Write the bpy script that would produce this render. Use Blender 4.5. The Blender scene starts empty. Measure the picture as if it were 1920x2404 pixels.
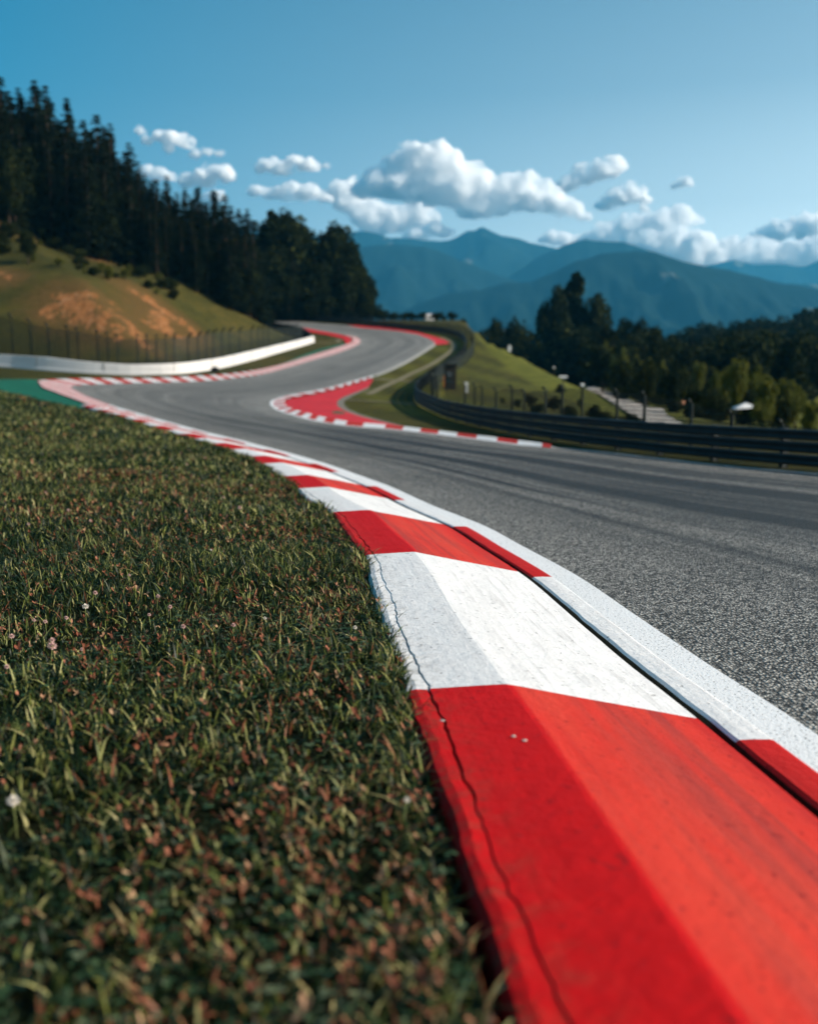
import bpy, bmesh, math, random
import numpy as np
from mathutils import Vector, noise as mnoise
from mathutils.geometry import delaunay_2d_cdt
R_ = math.radians
random.seed(7); rng = np.random.default_rng(11)
scene = bpy.context.scene
COL = scene.collection

# ------------------------------------------------------------------ camera
F = 2337.0; CX, CY = 960.0, 1202.0; HORIZON = 937.0; CAMH = 1.3
TH = math.atan((CY-HORIZON)/F)
cam = bpy.data.cameras.new('camera'); co = bpy.data.objects.new('camera', cam); COL.objects.link(co)
co.location = (0, 0, CAMH); co.rotation_euler = (math.pi/2-TH, 0, 0)
cam.sensor_fit = 'VERTICAL'; cam.sensor_height = 36; cam.lens = 36*F/2404
cam.clip_start = .05; cam.clip_end = 60000
cam.dof.use_dof = True; cam.dof.focus_distance = 5.7; cam.dof.aperture_fstop = 1.25
scene.camera = co
def ray(px, py):
    x = (px-CX)/F; y = (CY-py)/F
    return np.array([x, math.cos(TH)+y*math.sin(TH), -math.sin(TH)+y*math.cos(TH)])
def at_depth(px, py, Y):
    d = ray(px, py); t = Y/d[1]
    return np.array([d[0]*t, Y, CAMH+d[2]*t])

# ------------------------------------------------------------------ terrain
A0 = .00064
_ys = np.arange(-3000, 9001, 1.0)
_sl = np.where(_ys < 14, 0, np.where(_ys < 150, 2*A0*(_ys-14), np.interp(_ys, [150, 220, 600, 900, 1000], [2*A0*136, -.12, -.12, 0, 0])))
_zs = np.cumsum(_sl); _zs -= _zs[3014]
def z0(Y):
    Y = np.asarray(Y, float)
    return np.where(Y < 14, 0, np.where(Y < 150, A0*(Y-14)**2, np.interp(Y, _ys, _zs)-np.interp(150, _ys, _zs)+A0*136**2))
def rise(X, Y): return .055*np.maximum(0, -np.asarray(X, float)-24)*np.clip((np.asarray(Y, float)-81)/6, 0, 1)*np.clip((np.asarray(X, float)+140)/60, 0, 1)
def atw(px, py):                             # the same, with the rise of the ground towards the left wall
    d = ray(px, py); Ys = np.arange(60, 260, .02); t = Ys/d[1]; f = CAMH+d[2]*t-z0(Ys)-rise(d[0]*t, Ys); i = int(np.argmax(f < 0))
    return np.array([d[0]*t[i], Ys[i]])
def at0(px, py, zo=0.0):                     # a photograph pixel -> the gentle base surface
    d = ray(px, py); Ys = np.arange(1.0, 260, .02); t = Ys/d[1]
    f = CAMH+d[2]*t-z0(Ys)-zo
    i = int(np.argmax(f < 0))
    if f[i] >= 0: i = len(Ys)-1
    return np.array([d[0]*t[i], Ys[i]])
WALLPX = [(0,861,832),(111,870,838),(223,877,850),(334,880,855),(424,877,852),(502,867,843),(585,848,826),(658,827,809),(739,803,789)]
wall_xy = [atw(a, b) for a, b, c in WALLPX]
HILL = [(-900,330),(-300,150),(-120,95),(-62,89)] + [tuple(p) for p in wall_xy] + [(-14.5,140),(-23,152),(-34,166),(-50,205),(-80,300),(-900,900)]
HILL = np.array(HILL)
def seg_dist(X, Y, P):
    D = np.full(np.shape(X), 1e9)
    for (ax, ay), (bx, by) in zip(P[:-1], P[1:]):
        dx, dy = bx-ax, by-ay; L = dx*dx+dy*dy
        t = np.clip(((X-ax)*dx+(Y-ay)*dy)/L, 0, 1)
        D = np.minimum(D, np.hypot(X-ax-t*dx, Y-ay-t*dy))
    return D
def inside(X, Y, P):
    r = np.zeros(np.shape(X), bool); n = len(P)
    for i in range(n):
        ax, ay = P[i]; bx, by = P[(i+1) % n]
        if ay == by: continue
        c = ((ay > Y) != (by > Y)) & (X < (bx-ax)*(Y-ay)/(by-ay)+ax)
        r ^= c
    return r
def wav(X, Y):
    return (np.sin(X*.13+1.3*np.sin(Y*.09))+np.sin(Y*.17+1.1*np.sin(X*.11))+.5*np.sin(X*.41+Y*.33)+.4*np.sin(X*.77-Y*.6))*.35
def G(X, Y):
    X = np.asarray(X, float); Y = np.asarray(Y, float)
    z = z0(Y)+rise(X, Y)
    xs = np.interp(Y, [0, 73, 99, 116, 131, 160, 400], [13, 12.4, 12.7, 11.8, 10.3, 9, 9])
    d = X-xs+.15*wav(X*2, Y*2)
    z = z-np.where(d > 0, np.interp(Y, [20, 60, 90, 140, 165, 190, 220, 400], [1, 2.2, 3.3, 7, 12, 16, 16, 12])*(1-np.exp(-.25*np.maximum(d, 0)))+.02*np.clip(d, 0, 400), 0)
    z = z+16*np.exp(-((X-150)**2/90**2+(Y-300)**2/70**2))
    h = np.where(inside(X, Y, HILL), seg_dist(X, Y, HILL), 0.0)
    hh = np.interp(h, [0, 2.5, 17, 30, 60, 120, 300, 900], [0, 0, 7.6, 11.0, 24, 42, 70, 90])
    z = z+hh+np.minimum(hh, 3)*.14*wav(X, Y)
    return z
def hit(px, py, y0=2.0):                       # photograph pixel -> first hit on the full terrain
    d = ray(px, py); Ys = np.arange(y0, 420, .1); t = Ys/d[1]
    f = CAMH+d[2]*t-G(d[0]*t, Ys)
    i = int(np.argmax(f < 0))
    if f[i] >= 0: return None
    return np.array([d[0]*t[i], Ys[i], float(G(d[0]*t[i], Ys[i]))])

def hitf(px, py, y0=2.0):
    p = hit(px, py, y0); k = 0
    while p is None and k < 90: k += 3; p = hit(px, py+k, y0)
    if k: print('fallback', px, py, k)
    return p

# ------------------------------------------------------------------ curve helpers
def smooth(P, step=.5):
    P = np.array(P, float); out = []
    Q = np.vstack([2*P[0]-P[1], P, 2*P[-1]-P[-2]])
    for i in range(1, len(Q)-2):
        p0, p1, p2, p3 = Q[i-1], Q[i], Q[i+1], Q[i+2]
        n = max(2, int(np.linalg.norm((p2-p1)[:2])/step)+1)
        # centripetal form keeps uneven spacing from overshooting
        t0 = 0; t1 = t0+max(1e-4, np.linalg.norm(p1-p0)**.5); t2 = t1+max(1e-4, np.linalg.norm(p2-p1)**.5); t3 = t2+max(1e-4, np.linalg.norm(p3-p2)**.5)
        for t in np.linspace(t1, t2, n, endpoint=False):
            a1 = (t1-t)/(t1-t0)*p0+(t-t0)/(t1-t0)*p1; a2 = (t2-t)/(t2-t1)*p1+(t-t1)/(t2-t1)*p2; a3 = (t3-t)/(t3-t2)*p2+(t-t2)/(t3-t2)*p3
            b1 = (t2-t)/(t2-t0)*a1+(t-t0)/(t2-t0)*a2; b2 = (t3-t)/(t3-t1)*a2+(t-t1)/(t3-t1)*a3
            out.append((t2-t)/(t2-t1)*b1+(t-t1)/(t2-t1)*b2)
    out.append(P[-1]); return np.array(out)
def arc(P):
    return np.concatenate([[0], np.cumsum(np.linalg.norm(np.diff(P[:, :2], axis=0), axis=1))])
def at_arc(P, s):
    a = arc(P); return np.stack([np.interp(s, a, P[:, k]) for k in range(P.shape[1])], -1)
def tang(P):
    T = np.gradient(P[:, :2], axis=0); return T/np.maximum(1e-9, np.linalg.norm(T, axis=1))[:, None]
def offset(P, o):
    T = tang(P); N = np.stack([-T[:, 1], T[:, 0]], 1); return P[:, :2]+N*(o if np.isscalar(o) else np.asarray(o)[:, None])

# ------------------------------------------------------------------ object helpers
def tag(o, label=None, cat=None, group=None, kind=None):
    if label: o['label'] = label
    if cat: o['category'] = cat
    if group: o['group'] = group
    if kind: o['kind'] = kind
    return o
def mesh_obj(name, V, Fc, mats, parent=None, smooth_=False, midx=None, uv=None, attr=None):
    me = bpy.data.meshes.new(name)
    me.from_pydata([tuple(map(float, v)) for v in V], [], [tuple(map(int, f)) for f in Fc])
    for m in (mats if isinstance(mats, (list, tuple)) else [mats]): me.materials.append(m)
    if midx is not None: me.polygons.foreach_set('material_index', np.array(midx, dtype=np.int32))
    if uv is not None:
        l = me.uv_layers.new(name='UVMap'); vi = np.zeros(len(me.loops), dtype=np.int32); me.loops.foreach_get('vertex_index', vi)
        l.data.foreach_set('uv', np.asarray(uv, dtype=np.float32)[vi].ravel())
    if attr:
        for k, a in attr.items():
            t = me.attributes.new(k, 'FLOAT', 'POINT'); t.data.foreach_set('value', np.asarray(a, dtype=np.float32))
    if smooth_: me.polygons.foreach_set('use_smooth', np.ones(len(me.polygons), dtype=bool))
    me.update()
    o = bpy.data.objects.new(name, me); COL.objects.link(o)
    if parent: o.parent = parent
    return o
def big_mesh(name, V, starts_sizes, mat, attr=None):
    """V (n,3), list of (face index array (m,k))"""
    me = bpy.data.meshes.new(name); me.vertices.add(len(V)); me.vertices.foreach_set('co', V.astype(np.float32).ravel())
    loops = np.concatenate([f.ravel() for f in starts_sizes]); sizes = np.concatenate([np.full(len(f), f.shape[1]) for f in starts_sizes])
    me.loops.add(len(loops)); me.loops.foreach_set('vertex_index', loops.astype(np.int32))
    me.polygons.add(len(sizes)); st = np.concatenate([[0], np.cumsum(sizes)[:-1]])
    me.polygons.foreach_set('loop_start', st.astype(np.int32)); me.polygons.foreach_set('loop_total', sizes.astype(np.int32))
    me.update(calc_edges=True)
    if attr:
        for k, a in attr.items():
            t = me.attributes.new(k, 'FLOAT', 'POINT'); t.data.foreach_set('value', np.asarray(a, dtype=np.float32))
    me.materials.append(mat); me.validate()
    o = bpy.data.objects.new(name, me); COL.objects.link(o); return o
def empty(name, loc, label=None, cat=None, group=None, rz=0):
    o = bpy.data.objects.new(name, None); COL.objects.link(o); o.location = tuple(map(float, loc)); o.rotation_euler = (0, 0, rz)
    o.empty_display_size = .2
    return tag(o, label, cat, group)
def grid_faces(n, m, off=0, closed=False):
    f = []
    for i in range(n-1):
        for j in range(m if closed else m-1):
            j2 = (j+1) % m
            f.append((off+i*m+j, off+(i+1)*m+j, off+(i+1)*m+j2, off+i*m+j2))
    return f
class MB:
    def __init__(s): s.V = []; s.F = []
    def box(s, c, d, rz=0):
        o = len(s.V); ca, sa = math.cos(rz), math.sin(rz)
        for dz in (-.5, .5):
            for dx, dy in ((-.5, -.5), (.5, -.5), (.5, .5), (-.5, .5)):
                x, y = dx*d[0], dy*d[1]; s.V.append((c[0]+x*ca-y*sa, c[1]+x*sa+y*ca, c[2]+dz*d[2]))
        for f in ((3,2,1,0),(4,5,6,7),(0,1,5,4),(1,2,6,5),(2,3,7,6),(3,0,4,7)): s.F.append(tuple(o+i for i in f))
    def tube(s, pts, rad, n=8, cap=True):
        o = len(s.V); pts = [Vector(p) for p in pts]
        for i, p in enumerate(pts):
            a = pts[max(0, i-1)]; b = pts[min(len(pts)-1, i+1)]; t = (b-a).normalized()
            u = t.orthogonal().normalized(); w = t.cross(u)
            r = rad[i] if hasattr(rad, '__len__') else rad
            for k in range(n):
                q = p+(u*math.cos(2*math.pi*k/n)+w*math.sin(2*math.pi*k/n))*r; s.V.append(tuple(q))
        for i in range(len(pts)-1):
            for k in range(n): s.F.append((o+i*n+k, o+i*n+(k+1) % n, o+(i+1)*n+(k+1) % n, o+(i+1)*n+k))
        if cap:
            s.F.append(tuple(o+k for k in range(n))[::-1]); s.F.append(tuple(o+(len(pts)-1)*n+k for k in range(n)))
    def build(s, name, mat, parent=None, sm=False): return mesh_obj(name, s.V, s.F, mat, parent, sm)
def fill(poly, step, zf):
    """polygon (XY) -> conforming triangles with interior points, draped on zf"""
    P = np.array(poly)[:, :2]; b = []
    for i in range(len(P)):
        p, q = P[i], P[(i+1) % len(P)]; n = max(1, int(np.linalg.norm(q-p)/step))
        for k in range(n): b.append(p+(q-p)*k/n)
    b = np.array(b); nb = len(b)
    xs = np.arange(P[:, 0].min(), P[:, 0].max(), step); ys = np.arange(P[:, 1].min(), P[:, 1].max(), step)
    GX, GY = np.meshgrid(xs, ys); GX = GX.ravel(); GY = GY.ravel()
    k = inside(GX, GY, P); GX, GY = GX[k], GY[k]
    k = seg_dist(GX, GY, np.vstack([b, b[:1]])) > step*.4; GX, GY = GX[k], GY[k]
    pts = [Vector((float(x), float(y))) for x, y in b]+[Vector((float(x), float(y))) for x, y in zip(GX, GY)]
    vs, es, fs, *_ = delaunay_2d_cdt(pts, [(i, (i+1) % nb) for i in range(nb)], [], 1, 1e-5)
    V = np.array([(v.x, v.y) for v in vs]); z = zf(V[:, 0], V[:, 1])
    fs = [f if ((V[f[1]]-V[f[0]])[0]*(V[f[2]]-V[f[0]])[1]-(V[f[1]]-V[f[0]])[1]*(V[f[2]]-V[f[0]])[0]) > 0 else f[::-1] for f in fs]
    return np.column_stack([V, z]), fs

# ------------------------------------------------------------------ materials
def mat(name):
    m = bpy.data.materials.new(name); m.use_nodes = True; nt = m.node_tree; nt.nodes.clear()
    return m, N(nt)
class N:
    def __init__(s, nt): s.nt = nt
    def __call__(s, t, **k):
        n = s.nt.nodes.new(t)
        for a, v in k.items():
            if a.startswith('i_'):
                key = a[2:].replace('_', ' ')
                key = int(key) if key.isdigit() else key
                if hasattr(v, 'is_linked') or isinstance(v, bpy.types.NodeSocket): s.nt.links.new(v, n.inputs[key])
                else: n.inputs[key].default_value = v
            else: setattr(n, a, v)
        return n
    def ln(s, a, b): s.nt.links.new(a, b)
    def ramp(s, fac, stops, interp='LINEAR'):
        n = s.nt.nodes.new('ShaderNodeValToRGB'); s.nt.links.new(fac, n.inputs[0]); e = n.color_ramp.elements; n.color_ramp.interpolation = interp
        while len(e) > 1: e.remove(e[-1])
        e[0].position = stops[0][0]; c = stops[0][1]; e[0].color = (*c, 1) if hasattr(c, '__len__') else (c, c, c, 1)
        for p, c in stops[1:]:
            x = e.new(p); x.color = (*c, 1) if hasattr(c, '__len__') else (c, c, c, 1)
        return n.outputs[0]
    def noise(s, vec, scale, detail=3, rough=.55):
        n = s('ShaderNodeTexNoise'); s.ln(vec, n.inputs['Vector']); n.inputs['Scale'].default_value = scale; n.inputs['Detail'].default_value = detail; n.inputs['Roughness'].default_value = rough
        return n.outputs[0]
    def mapping(s, vec, scale=(1,1,1), loc=(0,0,0), rot=(0,0,0)):
        n = s('ShaderNodeMapping'); s.ln(vec, n.inputs[0]); n.inputs['Scale'].default_value = scale; n.inputs['Location'].default_value = loc; n.inputs['Rotation'].default_value = rot
        return n.outputs[0]
    def mix(s, f, a, b, mode='MIX'):
        n = s('ShaderNodeMix', data_type='RGBA', blend_type=mode)
        for v, i in ((f, 0), (a, 6), (b, 7)):
            if isinstance(v, bpy.types.NodeSocket): s.ln(v, n.inputs[i])
            else: n.inputs[i].default_value = v if i == 0 else ((*v, 1) if len(v) == 3 else v)
        return n.outputs[2]
    def math(s, op, a, b=0.0, clamp=False):
        n = s('ShaderNodeMath', operation=op, use_clamp=clamp)
        for v, i in ((a, 0), (b, 1)):
            if isinstance(v, bpy.types.NodeSocket): s.ln(v, n.inputs[i])
            else: n.inputs[i].default_value = v
        return n.outputs[0]
    def out(s, sh, disp=None):
        o = s('ShaderNodeOutputMaterial'); s.ln(sh, o.inputs[0])
    def bsdf(s, col, rough=.6, spec=.4, normal=None, metal=0.0):
        b = s('ShaderNodeBsdfPrincipled')
        for k, v in (('Base Color', col), ('Roughness', rough), ('Metallic', metal), ('Specular IOR Level', spec)):
            if isinstance(v, bpy.types.NodeSocket): s.ln(v, b.inputs[k])
            else: b.inputs[k].default_value = (*v, 1) if k == 'Base Color' else v
        if normal is not None: s.ln(normal, b.inputs['Normal'])
        return b.outputs[0]
    def bump(s, h, strength=.3, dist=.01):
        n = s('ShaderNodeBump'); n.inputs['Strength'].default_value = strength; n.inputs['Distance'].default_value = dist; s.ln(h, n.inputs['Height']); return n.outputs[0]
    def obj(s): return s('ShaderNodeTexCoord').outputs['Object']
    def uv(s): return s('ShaderNodeTexCoord').outputs['UV']
    def attr(s, name): return s('ShaderNodeAttribute', attribute_name=name).outputs['Fac']
M = {}
def simple(name, col, rough=.6, spec=.4, metal=0.0, var=.25, scale=3.0):
    m, n = mat(name); c = n.noise(n.obj(), scale, 4)
    lo = tuple(x*(1-var) for x in col); hi = tuple(min(1, x*(1+var)) for x in col)
    n.out(n.bsdf(n.ramp(c, [(.3, lo), (.7, hi)]), rough, spec, None, metal)); M[name] = m; return m
for a in (('galvanised', (.022,.025,.026), .6, .25, 0), ('dark_metal', (.018,.024,.024), .6, .3, .2), ('post_green', (.012,.018,.016), .7, .15, 0), ('rubber', (.012,.012,.013), .8, .2, 0),
          ('plaster', (.55,.53,.5), .8, .2, 0), ('roof_tile', (.10,.05,.04), .8, .2, 0), ('window_glass', (.03,.04,.05), .15, .6, 0), ('white_paint', (.75,.74,.72), .5, .3, 0),
          ('red_board', (.5,.02,.025), .5, .3, 0), ('orange_paint', (.6,.2,.05), .6, .3, 0), ('bark', (.05,.035,.025), .9, .1, 0), ('dark_wood', (.02,.02,.018), .8, .2, 0),
          ('petal', (.62,.40,.36), .7, .2, 0), ('petal_white', (.75,.68,.60), .7, .2, 0), ('stem', (.16,.19,.06), .7, .2, 0), ('pebble', (.5,.42,.38), .7, .2, 0), ('tyre_barrier', (.01,.012,.014), .8, .2, 0)):
    simple(*a)
simple('roof_pale', (.42,.40,.38), .8)
# asphalt
m, n = mat('asphalt'); o = n.obj(); u = n.uv()
vor = n('ShaderNodeTexVoronoi', feature='F1'); n.ln(o, vor.inputs['Vector']); vor.inputs['Scale'].default_value = 58; vor.inputs['Randomness'].default_value = 1
cellr = n('ShaderNodeSeparateColor'); n.ln(vor.outputs['Color'], cellr.inputs[0])
stone = n.ramp(cellr.outputs[0], [(0, (.04,.039,.036)), (.3, (.12,.115,.105)), (.6, (.30,.285,.26)), (1, (.62,.59,.53))])
gapm = n.ramp(vor.outputs['Distance'], [(.35, 1.0), (.75, .07)])
c = n.mix(1.0, stone, gapm, 'MULTIPLY')
# rubber laid down along the racing line: long streaks in the track's own coordinates (u across 0..1, v along in metres)
s1 = n.noise(n.mapping(u, (26, .035, 1)), 1, 3, .6); s2 = n.noise(n.mapping(u, (75, .06, 1), (3, 7, 0)), 1, 2, .6); s3 = n.noise(n.mapping(u, (9, .02, 1), (9, 2, 0)), 1, 2)
st = n.math('ADD', n.math('MULTIPLY', s1, .5), n.math('ADD', n.math('MULTIPLY', s2, .25), n.math('MULTIPLY', s3, .35)))
sep = n('ShaderNodeSeparateXYZ'); n.ln(u, sep.inputs[0])
band = n.ramp(sep.outputs[0], [(.04, 0), (.22, .55), (.5, 1.0), (.8, .9), (.95, .05)])
rub = n.math('MULTIPLY', n.ramp(st, [(.47, 0), (.60, 1)]), band)
rub = n.math('MULTIPLY', rub, .9)
for u0, wd, amp, ph in ((.18, .022, .6, 0), (.30, .022, 1.2, 2), (.42, .050, 1.2, 4), (.52, .012, 1.0, 1), (.66, .060, 1.4, 3), (.76, .016, .9, 5), (.85, .024, .8, 2.5)):
    wob = n.math('MULTIPLY', n.math('SINE', n.math('ADD', n.math('MULTIPLY', sep.outputs[1], .035), ph)), .03)
    dd = n.math('ABSOLUTE', n.math('SUBTRACT', sep.outputs[0], n.math('ADD', wob, u0)))
    ed = n.math('MULTIPLY', n.noise(n.mapping(u, (180, .25, 1), (ph, 0, 0)), 1, 2), wd*.6)
    ln_ = n.math('SUBTRACT', 1.0, n.math('DIVIDE', n.math('ADD', dd, ed), wd*1.6), True)
    br_ = n.ramp(n.noise(n.mapping(u, (3, .03, 1), (ph*3, ph, 0)), 1, 2), [(.34, 0), (.48, 1)])
    rub = n.math('MAXIMUM', rub, n.math('MULTIPLY', n.math('MULTIPLY', ln_, br_), amp*1.7), True)
rub = n.math('MULTIPLY', rub, n.attr('wear')); c = n.mix(n.math('MULTIPLY', n.math('SUBTRACT', 1.0, n.attr('wear')), .75), c, (.25,.245,.23)); c = n.mix(n.math('MINIMUM', rub, .93), c, (.012, .015, .017))
patch = n.noise(o, .35, 4); c = n.mix(1.0, c, n.ramp(patch, [(.3, .82), (.7, 1.12)]), 'MULTIPLY')
h = n.math('SUBTRACT', 1.0, vor.outputs['Distance']); h = n.math('ADD', h, n.math('MULTIPLY', cellr.outputs[1], .6))
n.out(n.bsdf(c, .7, .3, n.bump(h, 1.0, .010))); M['asphalt'] = m
# kerb paint (u across in metres, v along in metres)
def paint(name, base, dark, scuff, rough, lit_fade=None):
    m, n = mat(name); u = n.uv(); o = n.obj()
    fine = n.noise(o, 90, 3, .7); mott = n.noise(o, 7, 4, .6)
    c = n.mix(n.ramp(mott, [(.35, 0), (.75, .55)]), base, dark)
    sk = n.noise(n.mapping(u, (26, 1.1, 1)), 1, 4, .65)
    zone = n('ShaderNodeSeparateXYZ'); n.ln(u, zone.inputs[0])
    zz = n.ramp(n.math('DIVIDE', zone.outputs[0], 1.4), [(.10, .25), (.28, 1.0), (.55, .55), (.68, .12), (1, .08)])
    c = n.mix(n.math('MULTIPLY', n.ramp(sk, [(.53, 0), (.72, .62)]), zz), c, scuff)
    if lit_fade:                                    # lighter orange paints the sun on the slope into the colour, under tyre wear
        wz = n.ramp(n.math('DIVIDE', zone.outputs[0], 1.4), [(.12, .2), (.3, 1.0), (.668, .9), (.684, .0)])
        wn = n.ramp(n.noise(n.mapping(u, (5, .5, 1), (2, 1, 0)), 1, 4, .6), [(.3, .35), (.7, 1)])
        c = n.mix(n.math('MULTIPLY', n.math('MULTIPLY', wz, wn), .65), c, lit_fade)
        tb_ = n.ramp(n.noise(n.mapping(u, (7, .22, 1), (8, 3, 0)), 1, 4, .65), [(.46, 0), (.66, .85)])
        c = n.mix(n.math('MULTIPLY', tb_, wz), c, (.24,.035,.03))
    else:
        tb_ = n.ramp(n.noise(n.mapping(u, (9, .3, 1), (8, 3, 0)), 1, 4, .65), [(.52, 0), (.74, .24)])
        c = n.mix(tb_, c, (.42,.41,.41))
    pit = n.noise(o, 34, 2, .5); c = n.mix(n.ramp(pit, [(.655, 0), (.72, .75)]), c, scuff)
    spk = n.noise(n.mapping(o, (1, .5, 1), (5, 2, 0)), 22, 3, .6); c = n.mix(n.ramp(spk, [(.72, 0), (.74, .8)]), c, scuff)
    # grime wash toward the grass-side edge
    dirt = n.math('MULTIPLY', n.ramp(n.math('DIVIDE', zone.outputs[0], 1.4), [(.80, 0), (.97, 1)]), n.ramp(n.noise(o, 18, 4, .7), [(.45, 0), (.7, .6)]))
    c = n.mix(dirt, c, (.09, .06, .035))
    hh = n.math('ADD', n.math('MULTIPLY', fine, .5), n.math('MULTIPLY', sk, .55)); hh = n.math('ADD', hh, n.math('MULTIPLY', mott, 1.8)); hh = n.math('ADD', hh, n.math('MULTIPLY', n.noise(o, 26, 3, .6), .9))
    n.out(n.bsdf(c, rough, .08, n.bump(hh, .6, .008))); M[name] = m
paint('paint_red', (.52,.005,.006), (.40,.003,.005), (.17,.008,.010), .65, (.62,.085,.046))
paint('paint_white', (.74,.73,.72), (.63,.62,.62), (.20,.19,.19), .6)
m, n = mat('line_paint'); o = n.obj(); v = n('ShaderNodeTexVoronoi'); n.ln(o, v.inputs['Vector']); v.inputs['Scale'].default_value = 75
sp = n.noise(o, 60, 2, .6); sp2 = n.noise(o, 1.3, 3)
f = n.math('ADD', n.math('MULTIPLY', sp2, .12), sp)
c = n.mix(n.ramp(f, [(.665, 0), (.71, .9)]), (.80,.79,.78), (.09,.09,.09))
n.out(n.bsdf(c, .55, .35, n.bump(n.math('SUBTRACT', 1.0, v.outputs['Distance']), .4, .004))); M['line_paint'] = m
simple('gap_dirt', (.02,.022,.015), .95, .1, 0, .5, 30)
simple('runoff_red', (.55,.012,.014), .6, .3, 0, .18, .6)
simple('runoff_green', (.004,.105,.058), .7, .3, 0, .18, .5)
simple('concrete_path', (.17,.145,.085), .85, .2, 0, .25, 1.5)
simple('gravel', (.36,.32,.28), .9, .2, 0, .4, 2.2)
m, n = mat('wall_white'); o = n.obj(); st = n.noise(n.mapping(o, (.5, .5, 6)), 1, 4); n.out(n.bsdf(n.ramp(st, [(.3, (.50,.49,.48)), (.7, (.64,.63,.62))]), .7, .3)); M['wall_white'] = m
# terrain grass: mown verge, rough slope, bare reddish earth where the attribute says so
m, n = mat('turf'); o = n.obj()
a = n.noise(o, .12, 5, .6); b = n.noise(o, 1.4, 4, .7); k = n.noise(o, 14, 3, .7)
c = n.ramp(a, [(.3, (.024,.028,.005)), (.5, (.054,.050,.009)), (.7, (.098,.074,.015))])
c = n.mix(n.ramp(n.math('ADD', n.math('MULTIPLY', b, .6), n.math('MULTIPLY', n.noise(o, .45, 4, .65), .4)), [(.42, 0), (.62, .9)]), c, (.024,.030,.007)); c = n.mix(n.ramp(k, [(.45, 0), (.75, .45)]), c, (.12,.10,.032))
c = n.mix(n.math('MULTIPLY', n.ramp(n.math('ADD', n.attr('scrub'), n.math('MULTIPLY', n.math('SUBTRACT', b, .5), 1.2)), [(.2, 0), (.7, .9)]), 1.0), c, (.105,.062,.020)); e = n.attr('earth'); ne = n.noise(n.mapping(o, (1.2, .5, .45), (0, 0, 0), (0, .5, 0)), 1.1, 6, .72)
ef = n.ramp(n.math('ADD', e, n.math('MULTIPLY', n.math('SUBTRACT', ne, .5), 3.2)), [(.52, 0), (.85, .9)])
c = n.mix(ef, c, n.ramp(n.noise(o, 2.2, 4), [(.3, (.17,.07,.022)), (.55, (.32,.13,.045)), (.75, (.30,.20,.13))]))
lush = n.attr('lush'); c = n.mix(n.math('MULTIPLY', lush, .8), c, n.ramp(n.noise(o, .5, 4, .6), [(.3, (.085,.098,.013)), (.7, (.19,.185,.027))])); far = n.attr('wood'); c = n.mix(far, c, (.018,.028,.014))
n.out(n.bsdf(c, .95, .1, n.bump(n.math('ADD', n.math('MULTIPLY', b, 2.2), k), .8, .14))); M['turf'] = m
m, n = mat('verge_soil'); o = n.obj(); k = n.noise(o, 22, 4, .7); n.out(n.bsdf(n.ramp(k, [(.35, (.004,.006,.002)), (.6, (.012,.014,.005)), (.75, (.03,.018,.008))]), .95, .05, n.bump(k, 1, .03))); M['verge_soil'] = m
# blades / leaves: colour varies with a stored random number; thin, so some light comes through
def leafmat(name, stops, trans=.35, rough=.5, spec=.3):
    m, n = mat(name); r = n.attr('rnd'); c = n.ramp(r, stops)
    p = n.bsdf(c, rough, spec); t = n('ShaderNodeBsdfTranslucent'); n.ln(c, t.inputs[0])
    mx = n('ShaderNodeMixShader'); mx.inputs[0].default_value = trans; n.ln(p, mx.inputs[1]); n.ln(t.outputs[0], mx.inputs[2]); n.out(mx.outputs[0]); M[name] = m
leafmat('grass_blade', [(0, (.004,.014,.005)), (.30, (.011,.030,.008)), (.52, (.044,.068,.014)), (.70, (.22,.24,.05)), (.84, (.50,.45,.19)), (.90, (.20,.065,.026)), (1, (.38,.14,.07))], .35)
leafmat('clover_leaf', [(0, (.018,.045,.018)), (.6, (.045,.09,.04)), (1, (.15,.18,.10))], .3, .55, .15)
leafmat('dry_bit', [(0, (.10,.03,.015)), (.5, (.24,.075,.038)), (.8, (.36,.15,.085)), (1, (.46,.30,.17))], .2, .7, .2)
leafmat('needles', [(0, (.003,.006,.004)), (.6, (.007,.012,.007)), (1, (.022,.030,.011))], .08, .9, .02)
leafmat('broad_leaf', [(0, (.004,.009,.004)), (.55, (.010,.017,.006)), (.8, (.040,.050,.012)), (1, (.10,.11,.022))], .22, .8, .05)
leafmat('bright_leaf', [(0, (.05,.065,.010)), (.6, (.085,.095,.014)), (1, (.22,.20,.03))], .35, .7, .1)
# wire mesh: real wires as an opacity pattern in the panel's own metres
m, n = mat('wire_mesh'); u = n.uv(); s = n('ShaderNodeSeparateXYZ'); n.ln(u, s.inputs[0])
def wire(sock, pitch, w):
    f = n.math('FRACT', n.math('DIVIDE', sock, pitch)); return n.math('LESS_THAN', f, w)
wm = n.math('MAXIMUM', wire(s.outputs[0], .10, .24), wire(s.outputs[1], .10, .24))
tr = n('ShaderNodeBsdfTransparent'); p = n.bsdf((.014,.02,.018), .6, .2); mx = n('ShaderNodeMixShader'); n.ln(wm, mx.inputs[0]); n.ln(tr.outputs[0], mx.inputs[1]); n.ln(p, mx.inputs[2]); n.out(mx.outputs[0]); M['wire_mesh'] = m
# mountains: forest with meadow clearings
m, n = mat('mountain'); o = n.obj(); a = n.noise(o, .0016, 6, .6); b = n.noise(o, .006, 5, .6)
c = n.ramp(b, [(.3, (.003,.011,.011)), (.6, (.006,.018,.016)), (.74, (.011,.024,.017))])
c = n.mix(n.ramp(n.noise(n.mapping(o, (1, .6, 1.6), (300, 80, 0)), .0042, 3, .5), [(.66, 0), (.70, .85)]), c, (.12,.13,.10))
n.out(n.bsdf(c, .95, .05)); M['mountain'] = m
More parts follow.
